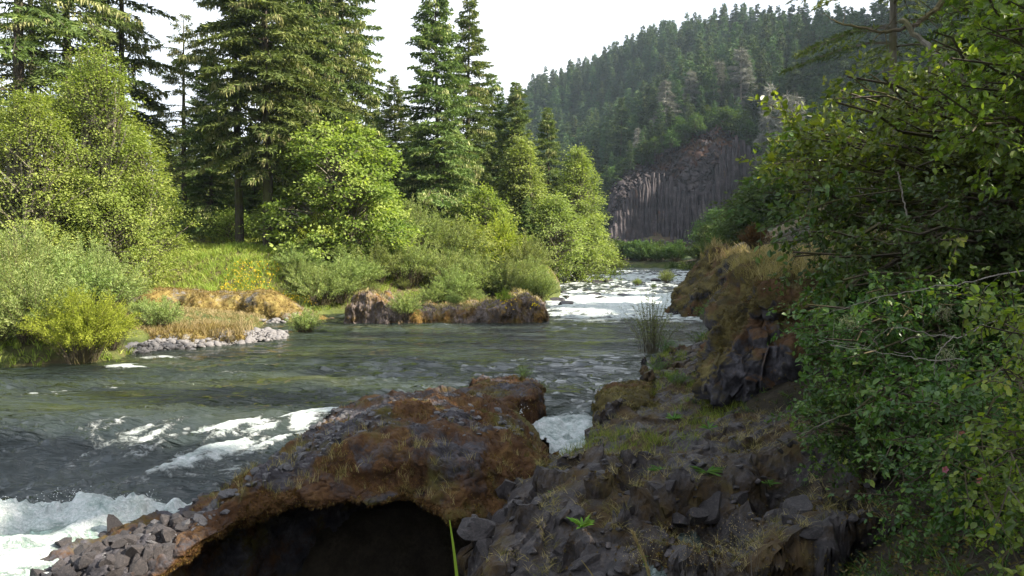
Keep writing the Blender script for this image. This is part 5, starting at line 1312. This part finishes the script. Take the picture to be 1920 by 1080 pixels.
# upper hazel-like mass, limbs coming from the right
sprawl((13.2, 15.5, 4.4), region([(1500, 215), (1450, 290), (1440, 330), (1480, 420), (1560, 450), (1800, 440), (1990, 300), (1990, 60), (1800, 60), (1680, 130), (1560, 130)], 120, (12, 16), 511), 512, 'shrub_y', 'leafy_shrub', 'large spreading leafy shrub filling the upper right with dark mossy limbs', leaf=(.115, .072), clump=20, ntw=12, twl=.75, rad=.03, sag=.05)
sprawl((11.5, 12.5, 4.6), region([(1760, 40), (1720, 120), (1780, 260), (1990, 300), (1990, -40), (1840, -30)], 60, (9, 12), 513), 514, 'shrub_y', 'leafy_shrub', 'leafy boughs hanging in the top right corner before the sky', leaf=(.11, .07), clump=18, ntw=10, twl=.6, rad=.026, sag=.1, tint=.08)
sprawl((10.2, 13.0, 3.6), region([(1500, 400), (1470, 470), (1560, 560), (1700, 600), (1990, 560), (1990, 380), (1700, 380)], 95, (10, 13.5), 515), 516, 'shrub', 'leafy_shrub', 'dark leafy shrub mass at mid height behind the bare pale twigs', leaf=(.10, .062), clump=18, ntw=12, twl=.6, rad=.035, sag=.08)
sprawl((8.6, 11.8, 2.0), region([(1500, 545), (1480, 620), (1500, 690), (1590, 790), (1800, 800), (1990, 760), (1990, 540), (1700, 530)], 110, (8.6, 12), 517), 518, 'shrub', 'leafy_shrub', 'blue green rounded leaf shrub leaning over the ledge under pale bare twigs', leaf=(.08, .055), clump=19, ntw=11, twl=.5, rad=.025, sag=.1)
sprawl((7.0, 9.6, 1.2), region([(1660, 740), (1640, 860), (1680, 980), (1760, 1100), (1990, 1100), (1990, 700), (1760, 690)], 90, (6.6, 9.5), 519), 520, 'shrub', 'rose_bush', 'wild rose bush with pink blossoms in the lower right corner', leaf=(.075, .048), clump=16, ntw=11, twl=.4, rad=.02, sag=.15)
sprawl((5.6, 6.4, 2.0), region([(1780, 560), (1760, 700), (1800, 900), (1840, 1100), (1990, 1100), (1990, 520)], 34, (5.0, 6.6), 521), 522, 'shrub_y', 'rose_bush', 'nearest yellow green rose sprays along the right edge', leaf=(.06, .042), clump=14, ntw=9, twl=.35, rad=.014, sag=.2, tint=.1)
sprawl((5.9, 11.4, .9), region([(1480, 730), (1470, 800), (1530, 880), (1640, 900), (1660, 780), (1600, 720)], 34, (9.6, 12), 523), 524, 'shrub', 'low_shrub', 'low snowberry like shrub trailing over the ledge edge', leaf=(.07, .05), clump=15, ntw=8, twl=.3, rad=.014, sag=.1)
sprawl((6.8, 14.4, 2.0), region([(1560, 440), (1500, 520), (1500, 640), (1640, 700), (1700, 560)], 50, (12.5, 15), 525), 526, 'shrub', 'leafy_shrub', 'shrub growing out over the top of the near mossy cliff', leaf=(.12, .075), clump=14, ntw=10, twl=.55, rad=.025, sag=.15)
# twigs reaching left over the river gap
sprawl((9.5, 14.0, 4.8), region([(1440, 190), (1425, 330), (1500, 340), (1520, 200)], 12, (13, 15), 527), 528, 'shrub_y', 'leafy_shrub', 'thin leafy sprays reaching furthest left against the hillside', leaf=(.14, .09), clump=11, ntw=10, twl=.5, rad=.02, sag=.1, tint=.1)
sprawl((8.6, 12.6, 4.4), region([(1420, 330), (1420, 460), (1520, 480), (1520, 340)], 14, (12, 13.5), 529), 530, 'shrub', 'leafy_shrub', 'drooping thin sprays hanging before the cliff and dry grass', leaf=(.12, .08), clump=9, ntw=9, twl=.45, rad=.018, sag=.12)

def limb(name, label, pts, r0, r1, mat, seed, twigs=0, cat='branch', wob=.02, sides=6):
    q = rs(seed); P_ = np.array([PD(*p_) for p_ in pts]); s = np.linspace(0, 1, 26); C = catmull(P_, s); C = C + q.normal(0, wob, C.shape) * 1.0
    base = C[0].copy(); mb = MB().add(*tubes(C - base, np.linspace(r0, r1, 26), sides))
    for k in range(twigs):
        i = q.randint(3, 25); d = norm(q.normal(0, 1, 3) * [1, .6, .7] + (C[min(i + 1, 25)] - C[i - 1]) * 2); L = q.uniform(.2, .8)
        t_ = np.linspace(0, 1, 5)[:, None]; tp = C[i] - base + d * L * t_ + [0, 0, -.12 * L] * t_ ** 2 + q.normal(0, .015, (5, 3)); mb.add(*tubes(tp, np.linspace(r1 * .8, .003, 5), 4))
    t_ = thing(name, label, cat, base); link('wood', mb.mesh('wood', M[mat]), t_); return t_
limb('mossy_branch', 'thick dark mossy limb crossing the upper right shrubs', [(1960, 360, 12), (1850, 395, 11.8), (1740, 470, 11.8), (1640, 505, 12), (1560, 560, 12.3)], .085, .02, 'twig', 551, 26)
limb('mossy_branch', 'dark mossy bough hanging across the sky beside the pale trunk', [(1800, -30, 15), (1745, 25, 15), (1700, 52, 15), (1640, 58, 15.2), (1560, 40, 15.5)], .07, .015, 'twig', 552, 22)
limb('mossy_branch', 'straight pale limb slanting down from the pale trunk', [(1690, 40, 13), (1760, 110, 12.6), (1850, 190, 12.2), (1940, 250, 12)], .045, .05, 'greybark', 553, 8)
limb('bare_twig', 'long pale bare twig arching across the middle shrubs', [(1960, 500, 8.2), (1820, 528, 8.4), (1720, 545, 8.6), (1640, 560, 8.8), (1540, 590, 9.2)], .009, .002, 'whitetwig', 554, 5, cat='twig', wob=.01)
limb('bare_twig', 'pale bare twig forking below the long arching one', [(1870, 600, 8), (1800, 630, 8.1), (1750, 628, 8.2), (1670, 615, 8.5), (1625, 655, 8.7)], .008, .002, 'whitetwig', 555, 5, cat='twig', wob=.01)
limb('bare_twig', 'thin lichen pale twig curving low toward the dark hollow', [(1810, 672, 8), (1740, 676, 8.2), (1680, 665, 8.5), (1570, 650, 9), (1560, 646, 9.1)], .006, .002, 'whitetwig', 556, 4, cat='twig', wob=.01)
limb('bare_twig', 'straight thin pale stem standing between the mid shrubs', [(1702, 415, 10.5), (1693, 370, 10.5), (1688, 340, 10.5), (1683, 322, 10.5)], .012, .008, 'whitetwig', 557, 0, cat='twig', wob=.005)
limb('bare_twig', 'curved pale stem dropping from the fork toward the rose leaves', [(1790, 628, 8), (1758, 665, 7.9), (1752, 700, 7.9), (1762, 720, 7.9)], .006, .002, 'whitetwig', 558, 0, cat='twig', wob=.006)
limb('bare_twig', 'long thin brown cane trailing down left over the ledge', [(1700, 755, 8.8), (1620, 768, 9), (1520, 805, 9.6), (1450, 850, 10.3)], .012, .004, 'greybark', 559, 4, cat='twig', wob=.01)

# roses
q = rs(560)
for k, (px, py, d_, lab) in enumerate([(1836, 901, 6.4, 'small pink rose blossom at the right edge leaves'), (1802, 812, 6.8, 'faded mauve rose blossom above the pink one'), (1771, 880, 6.9, 'pale pink rose bud left of the pink blossom')]):
    c = PD(px, py, d_); th = np.arange(5) * 1.257; dd = np.stack([np.cos(th), -.5 + 0 * th, np.sin(th)], 1)
    V, F = leaf_ovals(np.zeros((5, 3)), norm(dd), np.tile([[0, -1., .2]], (5, 1)), np.full(5, .04), np.full(5, .035)); 
    t_ = thing('rose_blossom', lab, 'flower', c); link('petals', MB().add(V, F, .5).mesh('petals', M['pink']), t_)
    V, F = leaf_tris(q.normal(0, .004, (12, 3)) + [0, -.006, 0], norm(q.normal(0, 1, (12, 3)) + [0, -2, 0]), np.full(12, .012), np.full(12, .006), q); link('stamens', MB().add(V, F, .6).mesh('stamens', M['yellowflower']), t_)

# ------------------------------------------------------------------ grasses
def blades(c, seed, per=7, L=.35, W=.012, spread=.35, bend=.4, tint=(.2, .8)):
    q = rs(seed); n = len(c) * per; i = np.repeat(np.arange(len(c)), per)
    b = c[i] + q.normal(0, L * .16, (n, 3)) * [1, 1, 0]
    d = norm(np.stack([q.normal(0, spread, n), q.normal(0, spread, n), np.ones(n)], 1)); l = L * q.uniform(.5, 1.25, n)[:, None]
    hz = d * [1, 1, 0]; m_ = b + d * l * .55; t_ = b + d * l * .9 + hz * l * bend
    w = perp(d, q) * (W * q.uniform(.6, 1.3, n))[:, None] * .5
    V = np.stack([b - w, b + w, m_ + w * .8, m_ - w * .8, t_], 1).reshape(-1, 3)
    k = np.arange(n)[:, None] * 5
    tt = np.clip(np.repeat(q.uniform(*tint, len(c)), per) + q.normal(0, .12, n), 0, 1)
    return V, k + [0, 1, 2, 3], k + [3, 2, 4], np.repeat(tt, 5)
def grass_obj(name, c, mat, seed, label=None, **kw):
    V, Q, T, A = blades(c, seed, **kw)
    return link(name, mesh(name, V, [T, Q], M[mat], False, {'tint': A}), kind='stuff')
def on_ground(x0, x1, y0, y1, n, seed, cond=None):
    q = rs(seed); x_ = q.uniform(x0, x1, n); y_ = q.uniform(y0, y1, n); z_ = ground_z(x_, y_); d_ = sdf_poly(x_, y_, RIVER)
    k = d_ > .6
    if cond is not None: k &= cond(x_, y_)
    return np.stack([x_, y_, z_], 1)[k]
patchy = lambda s, t: (lambda x_, y_: fbm(np.stack([x_, y_, 0 * x_], 1), .35, 3, s) > t)
grass_obj('meadow_grass', on_ground(-25, -9, 47.5, 57, 4000, 571), 'grass', 572, per=7, L=.36, W=.028, spread=.5)
grass_obj('tall_meadow_grass', on_ground(-24, -10, 46, 55, 1500, 573, patchy(4, .05)), 'grass', 574, per=8, L=.6, W=.024, spread=.4)
grass_obj('bank_grass', on_ground(-30, -12, 25, 45, 3500, 575, lambda x_, y_: (x_ < -19.5) | (y_ < 30)), 'grass', 576, per=7, L=.38, W=.03, spread=.35)
grass_obj('wood_edge_grass', on_ground(-26, 5, 56, 76, 2200, 577), 'grass', 578, per=6, L=.5, W=.05, spread=.35)
grass_obj('bar_grass', on_ground(-20, -10.5, 32.5, 43.5, 2600, 576), 'drygrass', 577, per=7, L=.22, W=.02, spread=.5, tint=(.1, 1))
grass_obj('shore_grass', on_ground(-13, 6, 47, 62, 2200, 578), 'grass', 579, per=6, L=.35, W=.03, spread=.5)
q = rs(580)
fl = on_ground(-19, -12, 45.6, 50.5, 800, 579, patchy(9, .0)); fl[:, 2] += q.uniform(.15, .45, len(fl))
V, F = leaf_tris(np.repeat(fl, 3, 0), norm(q.normal(0, 1, (len(fl) * 3, 3))), np.full(len(fl) * 3, .09), np.full(len(fl) * 3, .07), q)
link('meadow_flowers', MB().add(V, F, .6).mesh('meadow_flowers', M['yellowflower']), kind='stuff')
for (px, py, z, n_, sx, sz) in [(948, 568, 1.7, 22, .3, .2), (1003, 568, 1.2, 26, .18, .15)]:
    c = PZ(px, py, z); c = c + q.normal(0, 1, (n_, 3)) * [sx, .4, sz]
    V, F = leaf_tris(c, norm(q.normal(0, 1, (n_, 3))), np.full(n_, .10), np.full(n_, .08), q); o = link('island_flowers', MB().add(V, F, .6).mesh('island_flowers', M['yellowflower']), kind='stuff')
# mound straw and island grass
g = isp[(isn[:, 2] > .6) & (isp[:, 2] > .3)]; q = rs(581)
grass_obj('island_grass', g[q.randint(0, len(g), 500)], 'drygrass', 582, per=6, L=.3, W=.025, spread=.4)
c = np.array([PZ(*a_) for a_ in zip(q.uniform(250, 470, 260), q.uniform(612, 630, 260), np.full(260, .4))])
grass_obj('straw_grass', c, 'drygrass', 583, per=8, L=.5, W=.022, spread=.3)
# dry grass crown over the right outcrops
def top_of(P_, N_, cond, n, seed):
    k = np.where(cond(P_, N_))[0]; return P_[rs(seed).choice(k, min(n, len(k)), replace=False)]
kp_, kn_ = kfar[1], kfar[2]
grass_obj('outcrop_grass', top_of(kp_, kn_, lambda p_, n_: (p_[:, 2] > 3.3) & (n_[:, 2] > .5) & (p_[:, 0] > 13.3), 260, 584), 'drygrass', 585, per=8, L=.7, W=.03, spread=.35)
c = top_of(CLF_P, CLF_N, lambda p_, n_: (p_[:, 2] > 3.35), 650, 586)
grass_obj('clifftop_grass', c, 'drygrass', 587, per=9, L=.42, W=.012, spread=.4)
cc = on_ground(6, 20, 20, 46, 1500, 588, lambda x_, y_: x_ > 4 + .12 * y_)
grass_obj('slope_grass', cc, 'drygrass', 589, per=7, L=.42, W=.02, spread=.4)
# growth and litter over the shaded soil under the near shrubs
cu = np.concatenate([on_ground(2.5, 11, 6.5, 20, 4200, 701), on_ground(2.5, 9, 5.5, 11, 3000, 704)]); cu = cu[cu[:, 2] > -.1]; cu = cu[rs(5).permutation(len(cu))]
grass_obj('undergrowth', cu[:1700], 'shrub', 702, per=7, L=.17, W=.012, spread=.8, tint=(0, .55))
q = rs(703); n = 14000; cl = cu[q.randint(0, len(cu), n)] + np.c_[q.normal(0, .12, (n, 2)), q.uniform(0, .05, n)]
V, F = leaf_quads(cl, norm(q.normal(0, 1, (n, 3)) * [1, 1, .35]), norm(q.normal(0, .5, (n, 3)) + [0, 0, 1]), q.uniform(.03, .08, n), q.uniform(.02, .045, n))
link('leaf_litter', mesh('leaf_litter', V, F, M['mossolive'], False, {'tint': np.repeat(q.uniform(0, .8, n), 4)}), kind='stuff')
# ledge grass, straw and weeds
up = np.where((LED_N[:, 2] > .5) & (LED_P[:, 2] > -.6) & (LED_P[:, 0] < 6.5))[0]; lp_ = LED_P[up]
wn_ = fbm(lp_, .9, 3, 590); q = rs(591)
gsel = lp_[(wn_ > -.05)]
w = 1 / gsel[:, 1] ** 1.6; gsel1 = gsel[q.choice(len(gsel), 1300, replace=False, p=w / w.sum())]
grass_obj('ledge_grass', gsel1, 'drygrass', 592, per=9, L=.17, W=.006, spread=.7, bend=.6, tint=(0, .9))
gsel2 = lp_[(fbm(lp_, .7, 3, 593) > .12) & (lp_[:, 1] > 12.5)]; gsel2 = gsel2[q.choice(len(gsel2), 600, replace=False)]
grass_obj('green_ledge_grass', gsel2, 'grass', 594, per=9, L=.26, W=.008, spread=.4, tint=(0, .6))
allm = np.where((LED_P[:, 2] > -1.2) & (LED_P[:, 0] < 6.5) & (fbm(LED_P, 1.1, 3, 595) > -.1) & (LED_P[:, 1] < 20))[0]
w = 1 / LED_P[allm, 1] ** 1.6; am = q.choice(allm, 8000, p=w / w.sum())
Vt, Ft, At = tufts(LED_P[am], LED_N[am], 8000, .04, .009, 596, per=5, up=0)
link('moss', MB().add(Vt, Ft, At).mesh('moss', M['mosshair']), led, kind='stuff')
# thin grass on the near rock
cand = np.where((CAVE_N[..., 2] > .5))
cp_ = CAVE_P[cand]; cp_ = cp_[(cp_[:, 2] > -.3)]; cp_ = cp_[(fbm(cp_, 1.1, 2, 597) > .1)]
grass_obj('rock_grass', cp_[q.choice(len(cp_), 170, replace=False)], 'drygrass', 598, per=9, L=.2, W=.006, spread=.35, tint=(0, .9))

def surf_z(P_, x_, y_):
    d_ = (P_[:, 0] - x_) ** 2 + (P_[:, 1] - y_) ** 2; k = np.argsort(d_)[:6]; return P_[k, 2].max()
def rosette(px, py, z, R, n, seed, label, mat='herb', tint=.5, name='rosette_weed', narrow=.16, up=.45):
    q = rs(seed); c = PZ(px, py, z); c[2] = surf_z(LED_P, c[0], c[1]) + .02
    th = q.uniform(0, 6.283, n); el = q.uniform(.15, 1, n) * up
    d = norm(np.stack([np.cos(th), np.sin(th), el], 1)); Ls = R * q.uniform(.6, 1.1, n)
    V, F = leaf_ovals(q.normal(0, .01, (n, 3)), d, norm(np.tile([[0, 0, 1.]], (n, 1)) + q.normal(0, .2, (n, 3))), Ls, Ls * narrow)
    t_ = thing(name, label, 'plant', c); A = np.repeat(np.clip(tint + q.normal(0, .12, n), 0, 1), 6)
    for k in range(n):
        link('leaf', mesh('leaf', V[k * 6:k * 6 + 6], np.array([[0, 1, 2, 3], [0, 3, 4, 5]]), M[mat], False, {'tint': A[k * 6:k * 6 + 6]}), t_)
    return t_
rosette(1092, 968, .2, .24, 34, 601, 'bright green leafy rosette between the ledge boulders', tint=.95, narrow=.2, up=1.2)
rosette(1300, 935, .3, .36, 22, 602, 'large pale thistle like rosette on the ledge brink', tint=.45, narrow=.14, up=.3)
rosette(1325, 885, .4, .30, 22, 603, 'grey green rosette just above the largest one', tint=.5, narrow=.12, up=.5)
rosette(1262, 785, .3, .30, 20, 604, 'green rosette highest up beside the low mossy rock', tint=.55, narrow=.18, up=.7)
rosette(1240, 893, .35, .26, 16, 605, 'grey rosette left of the middle of the ledge', tint=.35, narrow=.13, up=.4)
rosette(1195, 993, .1, .22, 16, 606, 'dim small rosette low on the ledge near the straw', tint=.4, narrow=.12, up=.5)
rosette(1440, 868, .5, .22, 14, 607, 'pale small rosette on the smooth dark slab', tint=.55, narrow=.15, up=.4)
rosette(1040, 905, .2, .16, 14, 608, 'small dark green rosette near the white water', tint=.3, narrow=.3, up=.6)
rosette(1330, 800, .5, .24, 16, 609, 'soft green weed under the cliff base', tint=.6, narrow=.2, up=.9)

# reedy willow clump in the water before the cliff, and its low neighbours
a, b = bush(2.5, 1.5, 611, stems=85, per=40, ll=.085, lw=.018, fan=1.0, rs_=.007, tip=.1, upright=.9, bare=.12)
c = PZ(1222, 662, 0); plant('willow_clump', 'upright reedy willow clump standing in the water left of the cliff', 'bush', c, (a.mesh('stems', M['twig']), b.mesh('foliage', M['willow'])), ('stems', 'foliage'))
a, b = bush(.9, .8, 612, stems=50, per=26, ll=.07, lw=.02, fan=.9, rs_=.006, tip=.2, upright=.7, bare=.1)
low_ = (a.mesh('stems', M['twig']), b.mesh('foliage', M['herb']))
for k, (px, py, s, lab) in enumerate([(1320, 650, 1.1, 'leafy weed tuft at the waterline below the outcrop'), (1335, 600, 1.5, 'pale leafy sprig at the river edge against the outcrop'), (1235, 690, .6, 'small pale weed on the flat wet rock'), (1255, 660, .8, 'green tuft at the right foot of the reedy willow'), (985, 722, .45, 'tiny bush on the tip of the near rock'), (1270, 735, .5, 'low weed on the path of rock below the reedy willow')]):
    c = PZ(px, py, .1); plant('weed', lab, 'plant', (c[0], c[1], .0 if k in (0, 1, 3) else (.3 if k == 4 else surf_z(LED_P, c[0], c[1]))), low_, ('stems', 'foliage'), k, s)

# grasses rising in front of the camera
def stalk(name, label, pts, w0, mat, seed, head=0):
    P_ = np.array([PD(*p_) for p_ in pts]); C = catmull(P_, np.linspace(0, 1, 14)); base = C[0].copy(); C = C - base
    wd = np.linspace(1, .12, 14) ** .7 * w0; side = np.array([1, .15, .1]) ; th = np.array([0, .3, .05])
    V = np.concatenate([C - side * wd[:, None], C + th * wd[:, None], C + side * wd[:, None]]); k = np.arange(13)[:, None]
    F = np.concatenate([k + [0, 14, 15, 1], k + [14, 28, 29, 15]]).astype(int)
    t_ = thing(name, label, 'grass blade', base); link('blade', MB().add(V, F, .35).mesh('blade', M[mat], True), t_)
    if head:
        q = rs(seed); n = 260; u = q.rand(n); i = (u * 8.9).astype(int) + 4; c = C[i] + (C[np.minimum(i + 1, 13)] - C[i]) * q.rand(n)[:, None]
        V, F = leaf_tris(c, norm(np.array([-.25, 0, 1]) + q.normal(0, .25, (n, 3))), np.full(n, .022), np.full(n, .006), q); link('seed_head', MB().add(V, F, q.uniform(0, 1, n * 3)).mesh('seed_head', M['seed']), t_)
stalk('grass_clump', 'tall green grass blade rising before the black hollow', [(875, 1250, 2.7), (862, 1130, 2.7), (852, 1040, 2.7), (843, 975, 2.7)], .009, 'grass', 621)
stalk('grass_stalk', 'tan seed headed grass stalk at the bottom right of centre', [(1240, 1260, 2.6), (1226, 1130, 2.6), (1212, 1060, 2.6), (1186, 1000, 2.6)], .009, 'grass', 622, 1)
stalk('grass_stalk', 'thin pale straw leaning beside the tan seed head', [(1160, 1200, 2.6), (1130, 1110, 2.6), (1112, 1080, 2.6), (1090, 1050, 2.6)], .005, 'drygrass', 623)
# fine seeding grasses before the dark face
q = rs(630)
def seedgrass(px, py, dist, h, seed, label):
    q = rs(seed); b = PD(px, py, dist); mbs, mbh = MB(), MB()
    for k in range(6):
        tip = np.array([q.normal(0, .12), q.normal(0, .06), h * q.uniform(.6, 1.1)]); t_ = np.linspace(0, 1, 6)[:, None]
        P_ = tip * t_ + [0, 0, 0] ; P_[:, 0] += .05 * np.sin(t_[:, 0] * 3) * q.normal(); mbs.add(*tubes(P_, np.linspace(.0022, .001, 6), 3))
        n = 22; u = q.uniform(.45, 1.02, n); c = tip * u[:, None] + q.normal(0, .03, (n, 3)); V, F = leaf_tris(c, norm(q.normal(0, .6, (n, 3)) + [0, 0, 1]), np.full(n, .014), np.full(n, .007), q); mbh.add(V, F, q.uniform(0, 1, n * 3))
    t_ = thing('seeding_grass', label, 'grass tuft', b); link('stems', mbs.mesh('stems', M['greybark']), t_); link('seeds', mbh.mesh('seeds', M['seed']), t_)
for k, (px, lab) in enumerate([(1215, 'leftmost pale seeding grass before the dark rock face'), (1290, 'pale seeding grass right beside the tan stalk'), (1345, 'middle pale seeding grass before the dark face'), (1410, 'rightmost pale seeding grass before the dark face')]):
    seedgrass(px, 1100, 6.5, .62, 640 + k, lab)

# lichen beards on the near shrubs
q = rs(650)
for k, (px, py, d_, lab) in enumerate([(1770, 585, 8.3, 'pale green lichen clump on the bare twigs'), (1775, 660, 8.0, 'lichen beard where the pale twigs cross'), (1590, 600, 9.0, 'small lichen tuft at the left of the pale twigs')]):
    n = 140; V, F = leaf_tris(q.normal(0, .05, (n, 3)), norm(q.normal(0, .8, (n, 3)) - [0, 0, .6]), np.full(n, .06), np.full(n, .006), q)
    t_ = thing('lichen', lab, 'lichen', PD(px, py, d_)); link('strands', MB().add(V, F, q.uniform(0, 1, n * 3)).mesh('strands', M['lichen']), t_, kind='stuff')

# dark round bush of dead stems on the outcrop crest
a, b = bush(1.0, .75, 660, stems=120, per=30, ll=.10, lw=.02, fan=.3, tip=.5, upright=.2, bare=.2)
c = PD(1414, 468, 30); plant('dead_bush', 'round dark brown bush on the crest above the dry grass', 'bush', c, (a.mesh('stems', M['twig']), b.mesh('foliage', M['mosshair'])), ('stems', 'foliage'))

# ------------------------------------------------------------------ the air
HZ = True
if HZ:
    hv = np.array([(a_, b_, c_) for a_ in (-900, 1000) for b_ in (-400, 1500) for c_ in (-8, 420)], float)
    hf = np.array([(0, 1, 3, 2), (4, 6, 7, 5), (0, 4, 5, 1), (2, 3, 7, 6), (0, 2, 6, 4), (1, 5, 7, 3)])
    hm = bpy.data.materials.new('haze'); hm.use_nodes = True; nt = hm.node_tree; nt.nodes.clear()
    out = nt.nodes.new('ShaderNodeOutputMaterial'); pv = nt.nodes.new('ShaderNodeVolumePrincipled')
    pv.inputs['Color'].default_value = (.66, .82, 1.0, 1); pv.inputs['Density'].default_value = .00012; pv.inputs['Anisotropy'].default_value = .3
    nt.links.new(pv.outputs[0], out.inputs['Volume'])
    link('haze', mesh('haze', hv, hf, hm), kind='stuff')
